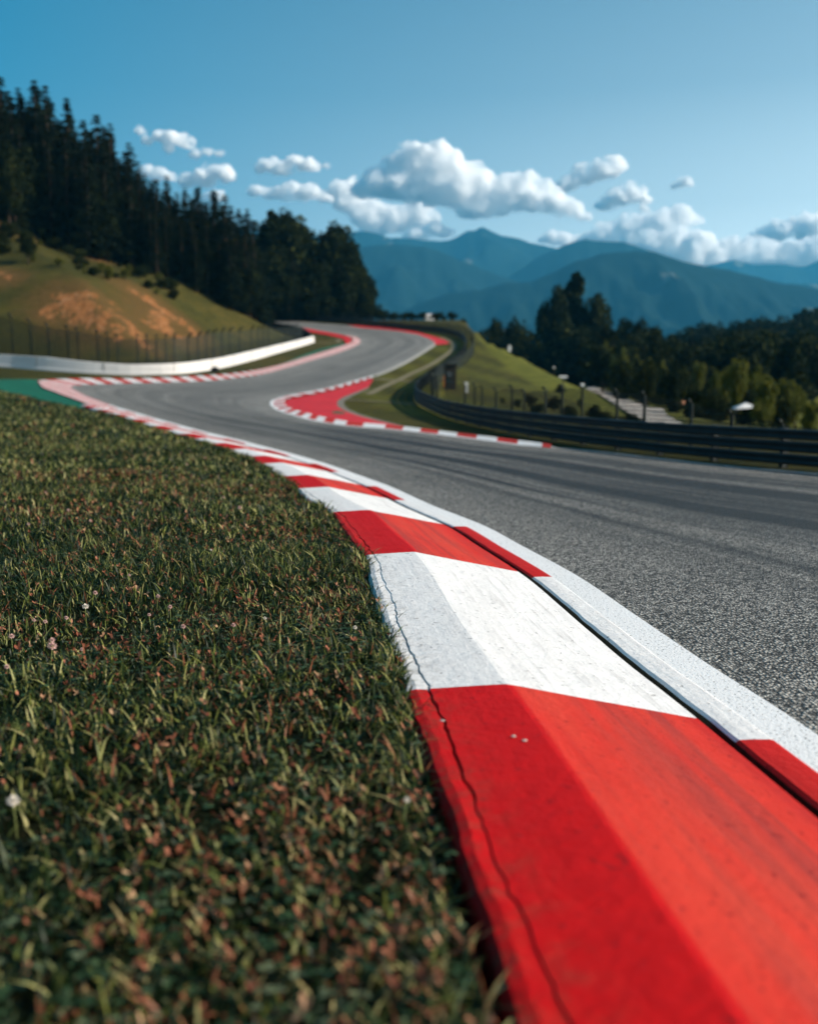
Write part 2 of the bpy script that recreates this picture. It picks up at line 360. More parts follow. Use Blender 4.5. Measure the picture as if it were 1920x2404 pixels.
# cloud body
m, n = mat('cloud'); vs_ = n('ShaderNodeVolumeScatter'); vs_.inputs['Color'].default_value = (.995,.995,.995,1); oc = n.obj(); nn1 = n.noise(oc, .0045, 5, .62); big = n.noise(oc, .0012, 2, .5); dens = n.ramp(n.math('ADD', n.math('MULTIPLY', nn1, .75), n.math('MULTIPLY', big, .25)), [(.43, 0), (.53, .30), (.64, 1)]); n.ln(n.math('MULTIPLY', dens, .055), vs_.inputs['Density']); vs_.inputs['Anisotropy'].default_value = .0
oo = n('ShaderNodeOutputMaterial'); n.ln(vs_.outputs[0], oo.inputs['Volume']); M['cloud'] = m

# ------------------------------------------------------------------ track edges, traced on the photograph and laid on the ground
W_PX = [(1920,1740),(1808,1663),(1668,1573),(1494,1454),(1358,1360),(1223,1285),(1140,1240),(1018,1191),(914,1144),(844,1118),(774,1093),(687,1067),(600,1044),(562,1034),(479,1014),(423,999),(339,975),(256,950),(205,931),
        (178,918),(167,911),(170,907),(184,904.5),(234,902),(307,900),(390,898),(474,895),(557,887),(613,879),(669,865),(736,845),(792,829),(831,814),(844,806),(846,800),(838,793),(814,787),(780,781),(741,775),(703,769)]
E_PX = [(1920,1114.5),(1714,1097),(1516,1075),(1398,1061),(1299,1052),(1229,1046),(1163,1037),(1091,1028),(976,1014),(907,1007),(830,1001),(772,993),(726,984),(688,973),(657,963),(644,953),(641,945),(650,938),(677,930),(715,923),(772,912),(830,896),(876,883),
        (926,863),(983,832),(1010,815),(1019,807),(1018,801),(1008,794),(983,785),(945,777),(899,772),(849,767),(792,762),(745,758.5),(698,755.5)]
Wp = [at0(*p) for p in W_PX]; Ep = [at0(*p) for p in E_PX]
def extend_back(P, ds):
    d = P[0]-P[1]; d = d/np.linalg.norm(d); return [P[0]+d*x for x in ds]
Wp = extend_back(Wp, (40, 14, 6, 3)) + Wp + [Wp[-1]+np.array([-9, 7.0]), Wp[-1]+np.array([-22, 30.0]), Wp[-1]+np.array([-34, 80.0])]
Ep = extend_back(Ep, (60, 40, 20, 8)) + Ep + [Ep[-1]+np.array([-8, 5.0]), Ep[-1]+np.array([-14, 22.0]), Ep[-1]+np.array([-24, 74.0])]
W = smooth(Wp, .25); E = smooth(Ep, .5)
def near_s(P, px, py):
    q = at0(px, py); i = int(np.argmin(np.hypot(P[:, 0]-q[0], P[:, 1]-q[1]))); return arc(P)[i]
# matched stations for the loft
pairs = [((1920,1740),None),((1223,1285),(1920,1114.5)),((914,1144),(1516,1075)),((687,1067),(1229,1046)),((423,999),(907,1007)),((256,950),(726,984)),((184,919),(657,963)),((167,911),(641,945)),((184,904.5),(650,938)),((390,898),(715,923)),((613,879),(830,896)),((736,845),(926,863)),((831,814),(1010,815)),((846,800),(1018,801)),((814,787),(945,777)),((703,769),(698,755.5))]
wa = [0.0]; ea = [0.0]
for a, b in pairs:
    wa.append(near_s(W, *a)); ea.append(near_s(E, *b) if b else arc(E)[int(np.argmin(np.abs(E[:, 1]-4.2)))])
wa.append(arc(W)[-1]); ea.append(arc(E)[-1])
u_ = np.arange(len(wa)); tt = []
for i in range(len(wa)-1):
    L = max(wa[i+1]-wa[i], ea[i+1]-ea[i]); k = max(2, int(L/.6)); tt += list(np.linspace(i, i+1, k, endpoint=False))
tt.append(len(wa)-1); tt = np.array(tt)
from_w = np.interp(tt, u_, wa); from_e = np.interp(tt, u_, ea)
Wo = offset(W, .12); aW = arc(W)
LW = np.stack([np.interp(from_w, aW, Wo[:, k]) for k in (0, 1)], 1); LE = at_arc(E, from_e)
NT = 25; V = []; UV = []
mid = (LW+LE)/2; sm = arc(mid)
for i in range(len(tt)):
    for j in range(NT):
        q = j/(NT-1); p = LW[i]*(1-q)+LE[i]*q; V.append((p[0], p[1])); UV.append((q, sm[i]))
V = np.array(V); V = np.column_stack([V, z0(V[:, 1])+.012])
tr = mesh_obj('race_track', V, grid_faces(len(tt), NT), M['asphalt'], None, True, uv=UV, attr={'wear': np.repeat(np.interp(tt, [0, 3.6, 5.2, 6.5, 9, 20], [1, 1, .75, .42, .38, .45]), NT)}); tag(tr, kind='structure')

def strip(name, C, o0, o1, zo, material, s0=None, s1=None, cols=3, label=None):
    a = arc(C); k = (a >= (s0 or 0)) & (a <= (s1 if s1 is not None else 1e9)); A = offset(C, o0)[k]; B = offset(C, o1)[k]
    V = []
    for p, q in zip(A, B):
        for j in range(cols):
            r = p+(q-p)*j/(cols-1); V.append((r[0], r[1], float(z0(r[1]))+zo))
    o = mesh_obj(name, V, grid_faces(len(A), cols), material, None, True); tag(o, kind='structure'); return o
sTip = near_s(W, 846, 800)
strip('edge_line', W, .2, 0.0, .018, M['line_paint'], 0, sTip)
sE0 = near_s(E, 876, 883); sE1 = near_s(E, 945, 777)
strip('inner_edge_line', E, .16, -.12, .020, M['line_paint'], near_s(E, 1299, 1052), near_s(E, 876, 883))
strip('exit_edge_line', E, .1, -.35, .020, simple('edge_grey', (.42,.40,.36), .8, .2), sE0, near_s(E, 983, 785))
strip('straight_edge_line', E, .1, -.06, .020, M['edge_grey'], 0, near_s(E, 1299, 1052))

# ------------------------------------------------------------------ near kerb: swept profile
BPX = [(1749,1719),(1255,1345),(1078,1234),(955,1173),(879,1140),(790,1108),(732,1090)]
sEnd = near_s(W, 262, 952)
Rc = offset(W, .2); bs = []
for p in BPX:
    q = at0(*p); bs.append(aW[int(np.argmin(np.hypot(Rc[:, 0]-q[0], Rc[:, 1]-q[1])))])
while bs[-1] < sEnd-2.6: bs.append(bs[-1]+2.5)
bs = [bs[0]-3*3.4, bs[0]-2*3.4, bs[0]-3.4]+bs+[sEnd]                                    # bs[3] = red below / white above
s0k = bs[0]
S = set()
s = s0k
while s < sEnd:
    S.add(round(s, 3)); Yh = float(np.interp(s, aW, W[:, 1])); s += .04 if -1 < Yh < 9 else (.10 if Yh < 18 else .4)
for b in bs: S.add(round(b, 3))
S = np.array(sorted(S)); C = at_arc(W, S); T = np.stack([np.interp(S, aW, tang(W)[:, k]) for k in (0, 1)], 1); T /= np.linalg.norm(T, axis=1)[:, None]; Nn = np.stack([-T[:, 1], T[:, 0]], 1)
def nz(s, f, k): return mnoise.noise(Vector((s*f, k*7.3, 1.7)))
def colour(s):
    i = int(np.searchsorted(bs, s+1e-6))-1; return (i % 2 == 0)                       # True = red
def sweep(name, prof, mats, midxf, kind='structure'):
    V = []; UV = []; Fc = []; mi = []; npf = None
    for i, s in enumerate(S):
        pr = prof(s); npf = len(pr); lit_fade = 1.0
        tp = min(1, max(0, (sEnd-s)/14)); 
        for o, z in pr:
            p = C[i]+Nn[i]*(o+.2); V.append((p[0], p[1], float(z0(p[1]))+.014+z*(.35+.65*tp))); UV.append((o, s))
    for i in range(len(S)-1):
        for j in range(npf-1):
            Fc.append((i*npf+j, (i+1)*npf+j, (i+1)*npf+j+1, i*npf+j+1)); mi.append(midxf(j, (S[i]+S[i+1])/2))
    o = mesh_obj(name, V, Fc, mats, None, False, mi, UV); tag(o, kind=kind); return o
def kprof(s):
    g = 1.278+.02*nz(s, 1.3, 1)+.014*nz(s, 6, 2)+.010*nz(s, 17, 31); br = min(1, max(0, (nz(s, 1.1, 3)+.35*nz(s, 6, 32)+.08)*4)); gw = .0015+.004*br*(1+nz(s, 9, 33)); gd = .001+.012*br
    e = 1.36+.02*nz(s, 1.1, 5)+.012*nz(s, 9, 8); w = .004*nz(s, 1.5, 9); r = .004*nz(s, 3.1, 12); c = .955+.012*nz(s, .8, 13)
    P = [(.150, -.11), (.180+.006*nz(s, 4, 10), -.11), (.188+.008*nz(s, 4, 10), .000), (.196, .012+r*.5), (.24, .020)]
    for q in (.2, .4, .6, .8, .93): P.append((.24+(c-.24)*q, .020+(.172-.020)*q+w*math.sin(q*9+s)))
    P += [(c, .173+w), (c+.02, .1765+w), (1.05, .175+w), (g-.05, .168+w), (g-gw, .167+w), (g, .166+w-gd), (g+gw, .163+w), ((g+e)/2, .165+r), (e-.015, .158+r), (e, .135), (e+.01, -.1)]
    return P
def kmid(j, s):
    if j == 0: return 2
    return 0 if colour(s) else 1
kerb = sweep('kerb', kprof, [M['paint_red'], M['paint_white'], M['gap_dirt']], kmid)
def sprof(s):
    a = .004*nz(s, 3, 21); return [(-.004, -.02), (0, .006), (.012, .010+a), (.08, .013+a), (.135+.006*nz(s, 5, 22), .012+a), (.150+.006*nz(s, 5, 22), .002), (.152, -.11)]
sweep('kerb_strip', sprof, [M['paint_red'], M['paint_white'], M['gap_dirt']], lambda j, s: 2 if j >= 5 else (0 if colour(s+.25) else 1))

# ------------------------------------------------------------------ kerbs and painted run-offs further on
def loft_kerb(name, pxpairs, block, rise, flip=False, s_off=0):
    A = smooth([at0(*p) for p, q in pxpairs], .2); 
    a = np.array([at0(*p) for p, q in pxpairs]); b = np.array([at0(*q) for p, q in pxpairs])
    # same parameter on both sides
    P = smooth(np.hstack([a, b]), .25); md = (P[:, :2]+P[:, 2:])/2; L = arc(md); s = np.arange(0, L[-1], block/3)
    Q = np.stack([np.interp(s, L, P[:, k]) for k in range(4)], 1); nC = 5; V = []; UV = []; Fc = []; mi = []
    for i in range(len(s)):
        for j in range(nC):
            q = j/(nC-1); p = Q[i, :2]*(1-q)+Q[i, 2:]*q; V.append((p[0], p[1], float(z0(p[1]))+.022+rise*min(1, q*1.3))); UV.append((q*1.0, s[i]))
    for i in range(len(s)-1):
        for j in range(nC-1):
            f = (i*nC+j, (i+1)*nC+j, (i+1)*nC+j+1, i*nC+j+1); Fc.append(f[::-1] if flip else f); mi.append((i//3+s_off) % 2)
    o = mesh_obj(name, V, Fc, [M['paint_white'], M['paint_red']], None, False, mi, UV); tag(o, kind='structure'); return Q
def B(x, y): return (600+x/2.609, 700+y/2.609)
hp = [((262,952),(246,966)),((225,939),(205,951)),((200,929),(180,941)),((181,919),(134,924)),((169,912),(103,912)),((168,909),(94,902)),((184,904.5),(101,894)),((234,902),(190,890)),((307,900),(275,890)),((390,898),(357,889)),((474,895),(446,885)),((557,887),(530,879.5)),((613,879),(590,872)),((669,865),(645,861)),((736,845),(712,841)),((792,829),(765,825)),((831,814),(806,812)),((844,806),(822,806)),((846,800),(829,800)),((838,793),(826,794)),((814,787),(809,788))]
hp = [((p[0], p[1]), q) for p, q in hp]
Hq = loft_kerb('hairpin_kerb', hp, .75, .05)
ap = [(B(718,479),B(722,494)),(B(600,512),B(604,538)),(B(450,552),B(480,573)),(B(300,583),B(385,596)),(B(200,600),B(300,611)),(B(130,622),B(240,622)),(B(108,640),B(222,640)),(B(115,660),B(226,657)),(B(150,685),B(245,674)),(B(230,712),B(300,694)),(B(330,740),B(375,712)),(B(450,765),B(480,738)),(B(600,785),B(620,761)),(B(800,800),B(820,779)),(B(980,820),B(1000,800)),(B(1280,855),B(1290,838)),(B(1470,880),B(1480,860)),(B(1640,903),B(1650,882)),(B(1860,928),B(1860,908))]
ap = [(p, (p[0]+(q[0]-p[0])*.62, p[1]+(q[1]-p[1])*.62)) for p, q in ap]
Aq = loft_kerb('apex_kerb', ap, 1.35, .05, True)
def sheet(name, poly, material, step=1.2, zo=.016, kind='structure'):
    V, fs = fill(poly, step, lambda x, y: z0(y)+zo); o = mesh_obj(name, V, fs, material, None, True); tag(o, kind=kind); return o
outer = [B(*p) for p in [(722,494),(692,545),(620,575),(540,605),(502,630),(498,645),(505,665),(540,690),(620,720),(750,755),(900,788),(1000,804),(1150,821),(1280,836)]]
inner_edge = [Aq[i, 2:] for i in range(0, len(Aq), 4)]
q1 = at0(*B(1280, 838)); iend = int(np.argmin([np.hypot(*(p-q1)) for p in inner_edge]))
poly = [at0(*p) for p in outer] + [p for p in inner_edge[1:iend]][::-1]
sheet('red_runoff', poly, M['runoff_red'])
sheet('drain_patch', [at0(*B(*p)) for p in [(470,698),(500,694),(548,700),(545,712),(500,712),(468,708)]], simple('drain_green', (.05,.08,.03), .8), .5, .024)
# concrete margin round the red area
mg = [B(*p) for p in [(690,545),(620,575),(540,605),(502,630),(498,645),(505,665),(540,690),(620,720),(750,755),(900,788)]]
mgo = [B(*p) for p in [(700,552),(640,580),(575,610),(545,632),(540,645),(548,662),(575,684),(640,712),(760,746),(905,783)]]
sheet('concrete_margin', [at0(*p) for p in mg]+[at0(*p) for p in mgo[::-1]], simple('margin_grey', (.16,.14,.11), .9), .6, .012)
D5 = lambda x, y: (560+x/5.74, 700+y/5.74)
sheet('far_red_runoff', [at0(*B(*p)) for p in [(560,166),(700,172),(800,178),(900,193),(1000,212),(1100,238),(1165,260),(1188,280),(1100,286),(1094,268),(1062,247),(1000,224),(900,205),(780,192),(640,181)]], M['runoff_red'], 1.5, .028)
sheet('left_red_runoff', [at0(*D5(*p)) for p in [(820,400),(900,405),(1100,445),(1300,480),(1420,503),(1490,520),(1525,550),(1530,575),(1490,605),(1445,620),(1435,570),(1400,545),(1330,525),(1200,495),(1000,462),(880,440),(825,425)]], M['runoff_red'], 1.2, .028)
gp = [(0-60,890),(0,890),(60,889.5),(100,890)]
kout = [tuple(q) for q in Hq[:, 2:]]
i9 = int(np.argmin(np.hypot(Hq[:, 2]-at0(101,893)[0], Hq[:, 3]-at0(101,893)[1])))
glow = [(284,980),(234,969),(167,955),(84,936),(0,917),(-80,902)]
poly = [at0(*p) for p in gp[:3]]+[np.array(p) for p in kout[i9:2:-4]]+[at0(*p) for p in glow]
sheet('green_runoff', poly, M['runoff_green'], 1.2, .010)
sheet('green_strip', [at0(*D5(*p)) for p in [(480,965),(600,925),(760,858),(950,775),(1100,717),(1250,675),(1395,650),(1450,622),(1425,608),(1380,622),(1250,648),(1100,688),(950,738),(800,795),(600,880),(480,925)]], M['runoff_green'], 1.2, .012)
# service tracks worn over the island
pathmat = M['concrete_path']
def ribbon(name, px, w, zo=.02):
    P = smooth([at0(*p) for p in px], 1.0); A = offset(P, w/2); Bq = offset(P, -w/2); V = []
    for a, b in zip(A, Bq):
        for q in (a, b): V.append((q[0], q[1], float(z0(q[1]))+zo))
    o = mesh_obj(name, V, grid_faces(len(P), 2), pathmat, None, True); tag(o, kind='structure')
ribbon('service_path', [B(*p) for p in [(1130,240),(1190,262),(1215,290),(1195,325),(1130,372),(1050,420),(960,460),(880,500),(780,545),(690,590)]], .6)
ribbon('service_path', [B(*p) for p in [(722,492),(800,500),(900,508),(1060,518)]], .8, .026)
ribbon('service_path', [B(*p) for p in [(560,622),(640,628),(780,636),(990,652)]], .55, .026)
ribbon('dirt_path', [D5(*p) for p in [(1060,600),(1180,600),(1300,598),(1360,580),(1340,560),(1250,555)]], .7)

# ------------------------------------------------------------------ ground sheet
def spread(lo, hi, step, far_lo, far_hi):
    a = list(np.arange(lo, hi+.01, step)); s = step; x = lo
    while x > far_lo: s *= 1.35; x -= s; a.insert(0, max(x, far_lo))
    s = step; x = hi
    while x < far_hi: s *= 1.35; x += s; a.append(min(x, far_hi))
    return np.array(a)
Xs = spread(-75, 45, .8, -6600, 6600); Ys = spread(-2, 190, .8, -600, 6600)
GX, GY = np.meshgrid(Xs, Ys); Z = G(GX, GY)
dW = np.full(GX.shape, 9.0); nearm = (GY < 80) & (np.abs(GX) < 40)
Wn = W[::3][W[::3][:, 1] < 75]
dW[nearm] = np.min(np.hypot(GX[nearm][:, None]-Wn[None, :, 0], GY[nearm][:, None]-Wn[None, :, 1]), axis=1)
Z = Z-.16*np.clip((3.2-dW)/1.2, 0, 1)-.02
# under the track the ground stays just below it
earth = np.zeros(GX.shape); scrub = np.zeros(GX.shape)
def A6(x, y): return (x/2.69, 450+y/2.69)
streaks = [((265,765),(330,810),.8),((310,725),(375,790),.9),((380,740),(480,840),.9),((390,670),(560,800),2.0),((490,650),(650,790),2.0),((560,630),(600,660),1.0),((560,780),(660,850),1.8),((650,830),(720,890),1.2),((740,770),(860,880),1.5),((700,700),(740,740),.8),((880,645),(1030,750),2.0),((960,680),(1060,800),1.2),((1000,780),(1060,890),2.6),((1060,770),(1200,870),1.5),((1150,810),(1220,880),1.2),((870,910),(930,980),1.2),((700,900),(760,930),.8),((1240,900),(1260,940),.7),((600,430),(650,440),.9),((0,520),(60,545),1.2),((0,210),(130,245),1.8),((720,820),(800,890),1.0),((930,830),(1010,880),1.3)]
for p, q, w in streaks:
    a = hit(*A6(*p), 60); b = hit(*A6(*q), 60)
    if a is None or b is None: continue
    d = seg_dist(GX, GY, np.array([a[:2], b[:2]])); earth = np.maximum(earth, np.clip(1-d/(w*1.0), 0, 1)); scrub = np.maximum(scrub, np.clip(1-d/(w*3.2), 0, 1))
wood = np.clip((np.hypot(GX, GY)-330)/150, 0, 1)
V = np.column_stack([GX.ravel(), GY.ravel(), Z.ravel()])
n1, n2 = GX.shape
fi = np.arange(n1*n2).reshape(n1, n2); quads = np.stack([fi[:-1, :-1], fi[:-1, 1:], fi[1:, 1:], fi[1:, :-1]], -1).reshape(-1, 4)
g = big_mesh('ground', V, [quads], M['turf'], {'earth': earth.ravel(), 'scrub': scrub.ravel(), 'lush': (np.where(GX > 9, 1.0, .34+.24*np.sign(np.sin(GX*1.5+GY*.28)))*np.clip((GX+7)/3, 0, 1)*np.clip((GY-36)/10, 0, 1)*np.clip((150-GY)/20, 0, 1)).ravel(), 'wood': wood.ravel()}); g.data.polygons.foreach_set('use_smooth', np.ones(len(g.data.polygons), dtype=bool)); tag(g, kind='structure')
# gravel road beyond the fence, draped on the slope
def gpoly(name, px, material, zo=.06):
    P = [hitf(*p, 25)[:2] for p in px]; print(name, [tuple(np.round(q, 1)) for q in P]); V, fs = fill(P, .8, lambda x, y: G(x, y)+zo); o = mesh_obj(name, V, fs, material, None, True); tag(o, kind='structure')
gpoly('gravel_road', [(1376,904),(1394,906),(1436,922),(1515,950),(1565,977),(1610,1003),(1545,1003),(1495,983),(1447,953),(1404,925)], M['gravel'])
simple('bare_earth', (.42,.20,.11), .95, .1, 0, .3, 1)
gpoly('bare_earth_patch', [(1545,938),(1600,939),(1640,948),(1630,953),(1570,951),(1545,946)], M['bare_earth'])

# ------------------------------------------------------------------ near verge and its grass
kL = offset(W, np.interp(W[:, 1], [2, 5], [1.60, 1.54])); kk = (aW >= s0k) & (aW <= near_s(W, 300, 965)); kerbL = kL[kk][::2]
gl = [at0(x, y, .15) for x, y in glow]
vpoly = [tuple(p) for p in kerbL]+[tuple(p) for p in gl]+[(gl[-1][0]-20, gl[-1][1]-3), (-30, 20), (-9, -1), (-6, kerbL[0][1])]
vpoly = np.array(vpoly)
def vz(X, Y): return z0(Y)+np.interp(Y, [1.5, 5], [.112, .145])+.018*np.sin(X*2.3+Y*.7)+.015*np.sin(Y*1.9-X*1.1)+.014*np.sin(X*5.1)*np.sin(Y*4.3)
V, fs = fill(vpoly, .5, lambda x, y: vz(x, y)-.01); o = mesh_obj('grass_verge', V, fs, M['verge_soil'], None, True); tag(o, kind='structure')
def scatter(y0, y1, dens, margin=.6):
    n = int(dens*(y1-y0)*(.5*y1+3)*2); Y = rng.uniform(y0, y1, n); X = rng.uniform(-.47*y1-margin, 2.0, n)
    k = (X > -.45*Y-margin); X, Y = X[k], Y[k]
    area = (y1-y0)*(.47*y1+margin+2); m = int(dens*area*len(X)/max(1, n)) if n else 0
    X, Y = X[:m], Y[:m]
    k = inside(X, Y, vpoly); return X[k], Y[k]
def nfield(X, Y, s, o=0):
    return .5+.25*(np.sin(X*s+1.7*np.sin(Y*s*.8+o))+np.sin(Y*s*1.13+1.9*np.sin(X*s*.9+o*2)))
Vs = []; Qs = []; Ts = []; Rn = []; base = 0
def blades(X, Y, hgt, wid, lean, rnd):
    global base
    n = len(X); 
    if n == 0: return
    az = rng.uniform(0, 2*np.pi, n); fa = az+rng.uniform(-.8, .8, n)+np.pi/2; z = vz(X, Y)
    P = np.zeros((n, 7, 3))
    lv = [0, .38, .72, 1.0]; wf = [.8, 1.0, .75, 0]
    dx, dy = np.cos(az), np.sin(az); wx, wy = np.cos(fa), np.sin(fa)
    for i, (l, w) in enumerate(zip(lv, wf)):
        bend = lean*hgt*l**1.8; zz = z-.01+hgt*l*np.sqrt(np.maximum(.05, 1-np.minimum(.95, (lean*.55*l)**2)))
        cx, cy = X+dx*bend, Y+dy*bend
        if i < 3:
            P[:, 2*i] = np.stack([cx-wx*wid*w/2, cy-wy*wid*w/2, zz], 1); P[:, 2*i+1] = np.stack([cx+wx*wid*w/2, cy+wy*wid*w/2, zz], 1)
        else: P[:, 6] = np.stack([cx, cy, zz], 1)
    Vs.append(P.reshape(-1, 3)); b = base+np.arange(n)[:, None]*7
    Qs.append(np.concatenate([b+np.array([[0, 1, 3, 2]]), b+np.array([[2, 3, 5, 4]])])); Ts.append(b+np.array([[4, 5, 6]])); Rn.append(np.repeat(rnd, 7)); base += n*7
for y0, y1, dn, h0, w0 in ((.9, 2.6, 6200, .050, .0078), (2.6, 4.5, 5800, .047, .0066), (4.5, 8, 3900, .054, .0068), (8, 14, 2000, .058, .010), (14, 26, 560, .066, .019), (26, 46, 180, .08, .04), (46, 80, 80, .09, .08)):
    X, Y = scatter(y0, y1, dn)
    if y1 < 15:                                     # tufts with dark gaps between them
        cl = np.array([mnoise.noise(Vector((a*16, b*16, 0)))+.6*mnoise.noise(Vector((a*5, b*5, 4))) for a, b in zip(X, Y)]); k = cl+rng.normal(0, .22, len(X)) > -.08; X, Y = X[k], Y[k]
    n = len(X)
    pt = nfield(X, Y, 2.1); pt2 = nfield(X, Y, .7, 3)
    hgt = h0*rng.lognormal(0, .35, n)*(.65+.7*pt); tall = rng.random(n) < .025; hgt = np.where(tall, hgt*1.7, hgt)
    hgt = np.minimum(hgt, .13)
    r = np.clip(np.where(rng.random(n) < .30+.25*(pt2-.5), rng.uniform(.52, .84, n), rng.beta(1.3, 2.6, n)*.6), 0, .84); dry = rng.random(n) < (.04+.5*np.clip(nfield(X, Y, 1.3, 5)+.5*np.clip(1-np.abs(X+.5)/1.2, 0, 1)*(Y < 6)-.72, 0, .5)); r = np.where(dry, rng.uniform(.82, 1, n), r)
    blades(X, Y, hgt, w0*rng.uniform(.6, 1.5, n), np.where(tall, rng.uniform(.1, .5, n), rng.uniform(.2, 1.6, n)), r)
# blades hanging over the kerb's edge
ks = kerbL[(kerbL[:, 1] > .8) & (kerbL[:, 1] < 26)]
idx = rng.integers(0, len(ks)-1, 9000); f = rng.random(9000)[:, None]; P = ks[idx]*(1-f)+ks[idx+1]*f; P = P+rng.normal(0, .03, P.shape)-np.array([.02, 0])-np.stack([np.interp(P[:, 1], [2, 4.5], [.06, 0]), 0*P[:, 1]], 1)
blades(P[:, 0], P[:, 1], .05*rng.lognormal(0, .4, 9000).clip(.4, 2.2), .005*rng.uniform(.6, 1.5, 9000)*(1+P[:, 1]*.08), rng.uniform(.3, 1.7, 9000), np.clip(rng.beta(1.8, 2, 9000), 0, 1))
gr = big_mesh('grass', np.concatenate(Vs), [np.concatenate(Qs), np.concatenate(Ts)], M['grass_blade'], {'rnd': np.concatenate(Rn)})
tag(gr, 'dark green mown grass with dry straw growing beside the painted kerb', 'grass', kind='stuff')
# clover leaves (three leaflets) and dry reddish bits, one mass each
def leaflets(name, specs, material, label, cat):
    Vl = []; Fl = []; Rl = []; b = 0
    for X, Y, size, up, zoff, kind in specs:
        n = len(X); az = rng.uniform(0, 2*np.pi, n); z = vz(X, Y)+zoff
        parts = 3 if kind == 'clover' else 5; tilt = rng.uniform(-.7, .7, n); rr = rng.random(n)
        for k in range(parts):
            a = az+k*2*np.pi/3 if kind == 'clover' else rng.uniform(0, 2*np.pi, n); d = np.stack([np.cos(a), np.sin(a)], 1); w = np.stack([-np.sin(a), np.cos(a)], 1)
            rise = (tilt*.6+.25) if kind == 'clover' else rng.uniform(-.6, 1.8, n)
            tw = rng.uniform(-.4, .4, n) if kind == 'clover' else rng.uniform(-1, 1, n); asp = .42 if kind == 'clover' else rng.uniform(.12, .38, n)
            loc = [(0, 0), (.45, 1), (.85, .9), (1, .0), (.85, -.9), (.45, -1)]
            P = np.zeros((n, 6, 3))
            for i, (l, q) in enumerate(loc):
                P[:, i, 0] = X+d[:, 0]*l*size+w[:, 0]*q*size*asp; P[:, i, 1] = Y+d[:, 1]*l*size+w[:, 1]*q*size*asp
                P[:, i, 2] = z+size*(l*rise-.25*l*l+q*tw*asp*.6)
            Vl.append(P.reshape(-1, 3)); Fl.append(b+np.arange(n)[:, None]*6+np.arange(6)[None]); Rl.append(np.repeat(rr, 6)); b += n*6
    o = big_mesh(name, np.concatenate(Vl), [np.concatenate(Fl)], material, {'rnd': np.concatenate(Rl)}); tag(o, label, cat, kind='stuff')
sp = []
for y0, y1, dn, sz in ((.9, 2.8, 750, .0135), (2.8, 5, 520, .013), (5, 9, 140, .014)):
    X, Y = scatter(y0, y1, dn); k = nfield(X, Y, 1.6, 9)+rng.normal(0, .2, len(X)) > .5; X, Y = X[k], Y[k]; n = len(X)
    sp.append((X, Y, sz*rng.uniform(.6, 1.5, n), 0, rng.uniform(.015, .06, n), 'clover'))
leaflets('clover_leaves', sp, M['clover_leaf'], 'small dark three part clover leaves scattered low in the grass', 'clover')
sp = []
for y0, y1, dn, sz in ((.9, 2.8, 210, .0135), (2.8, 5, 170, .013), (5, 9, 110, .0135), (9, 16, 50, .018)):
    X, Y = scatter(y0, y1, dn); k = nfield(X, Y, 1.3, 5)+.25*(X > -.35*Y)+rng.normal(0, .25, len(X)) > .55; X, Y = X[k], Y[k]; n = len(X)
    sp.append((X, Y, sz*rng.uniform(.5, 1.6, n), 0, rng.uniform(.015, .065, n), 'dry'))
leaflets('dry_leaves', sp, M['dry_bit'], 'curled reddish brown dry leaf bits caught in the grass', 'dry leaves')

# clover flowers: each a stem and a round head of many petals
def flower(name, px, py, size, hgt, white, label, group=None):
    b = at0(px, py, .15+hgt); X, Y = float(b[0]), float(b[1]); z = float(vz(X, Y))
    e = empty(name, (X, Y, z), label, 'flower', group)
    s = MB(); lx = random.uniform(-.012, .012); s.tube([(0, 0, -.01), (lx*.4, .003, hgt*.5), (lx, .006, hgt)], [.0022, .0018, .0015], 6); s.build('stem', M['stem'], e, True)
    h = MB(); npet = 46
    for k in range(npet):
        ph = math.acos(1-1.75*(k+.5)/npet); a = k*2.39996; d = Vector((math.sin(ph)*math.cos(a), math.sin(ph)*math.sin(a), math.cos(ph)*.85))
        t = d.orthogonal().normalized(); c = Vector((lx, .006, hgt+size*.25)); r = size*.5*random.uniform(.85, 1.12); w = size*.085
        o = len(h.V)
        u = Vector((-math.sin(a), math.cos(a), 0)); n_ = d.cross(u)
        for q in (c+d*r*.35-u*w*.5, c+d*r*.35+u*w*.5, c+d*r*.8+u*w, c+d*r+n_*w*.6, c+d*r*.8-u*w): h.V.append(tuple(q))
        h.F.append((o, o+1, o+2, o+3, o+4))
    h.build('flower_head', M['petal_white'] if white else M['petal'], e)
flower('clover_flower', 202, 1418, .038, .10, True, 'cream clover flower head, the upper of the two pale ones left in the grass')
flower('clover_flower', 117, 1512, .046, .078, False, 'wide pink clover flower head low in the grass, below the cream one')
flower('clover_flower', 836, 1476, .026, .07, True, 'small white flower in the grass just beside the white kerb block')
flower('clover_flower', 36, 1855, .036, .095, True, 'blurred cream flower on a long stem at the left edge of the grass')
flower('clover_flower', 492, 1306, .020, .060, True, 'tiny white flower alone in the middle of the dark grass')
flower('clover_flower', 108, 1155, .030, .060, False, 'pink flower head among the sharp blades in the upper left grass')
flower('clover_flower', 475, 1144, .030, .055, False, 'pale pink flower head in the upper middle of the lawn')
flower('clover_flower', 945, 1870, .020, .075, True, 'pale bud on a bent stem next to the red kerb block')
flower('clover_flower', 625, 1460, .020, .060, True, 'small yellowish white bud in the grass left of the white kerb block')
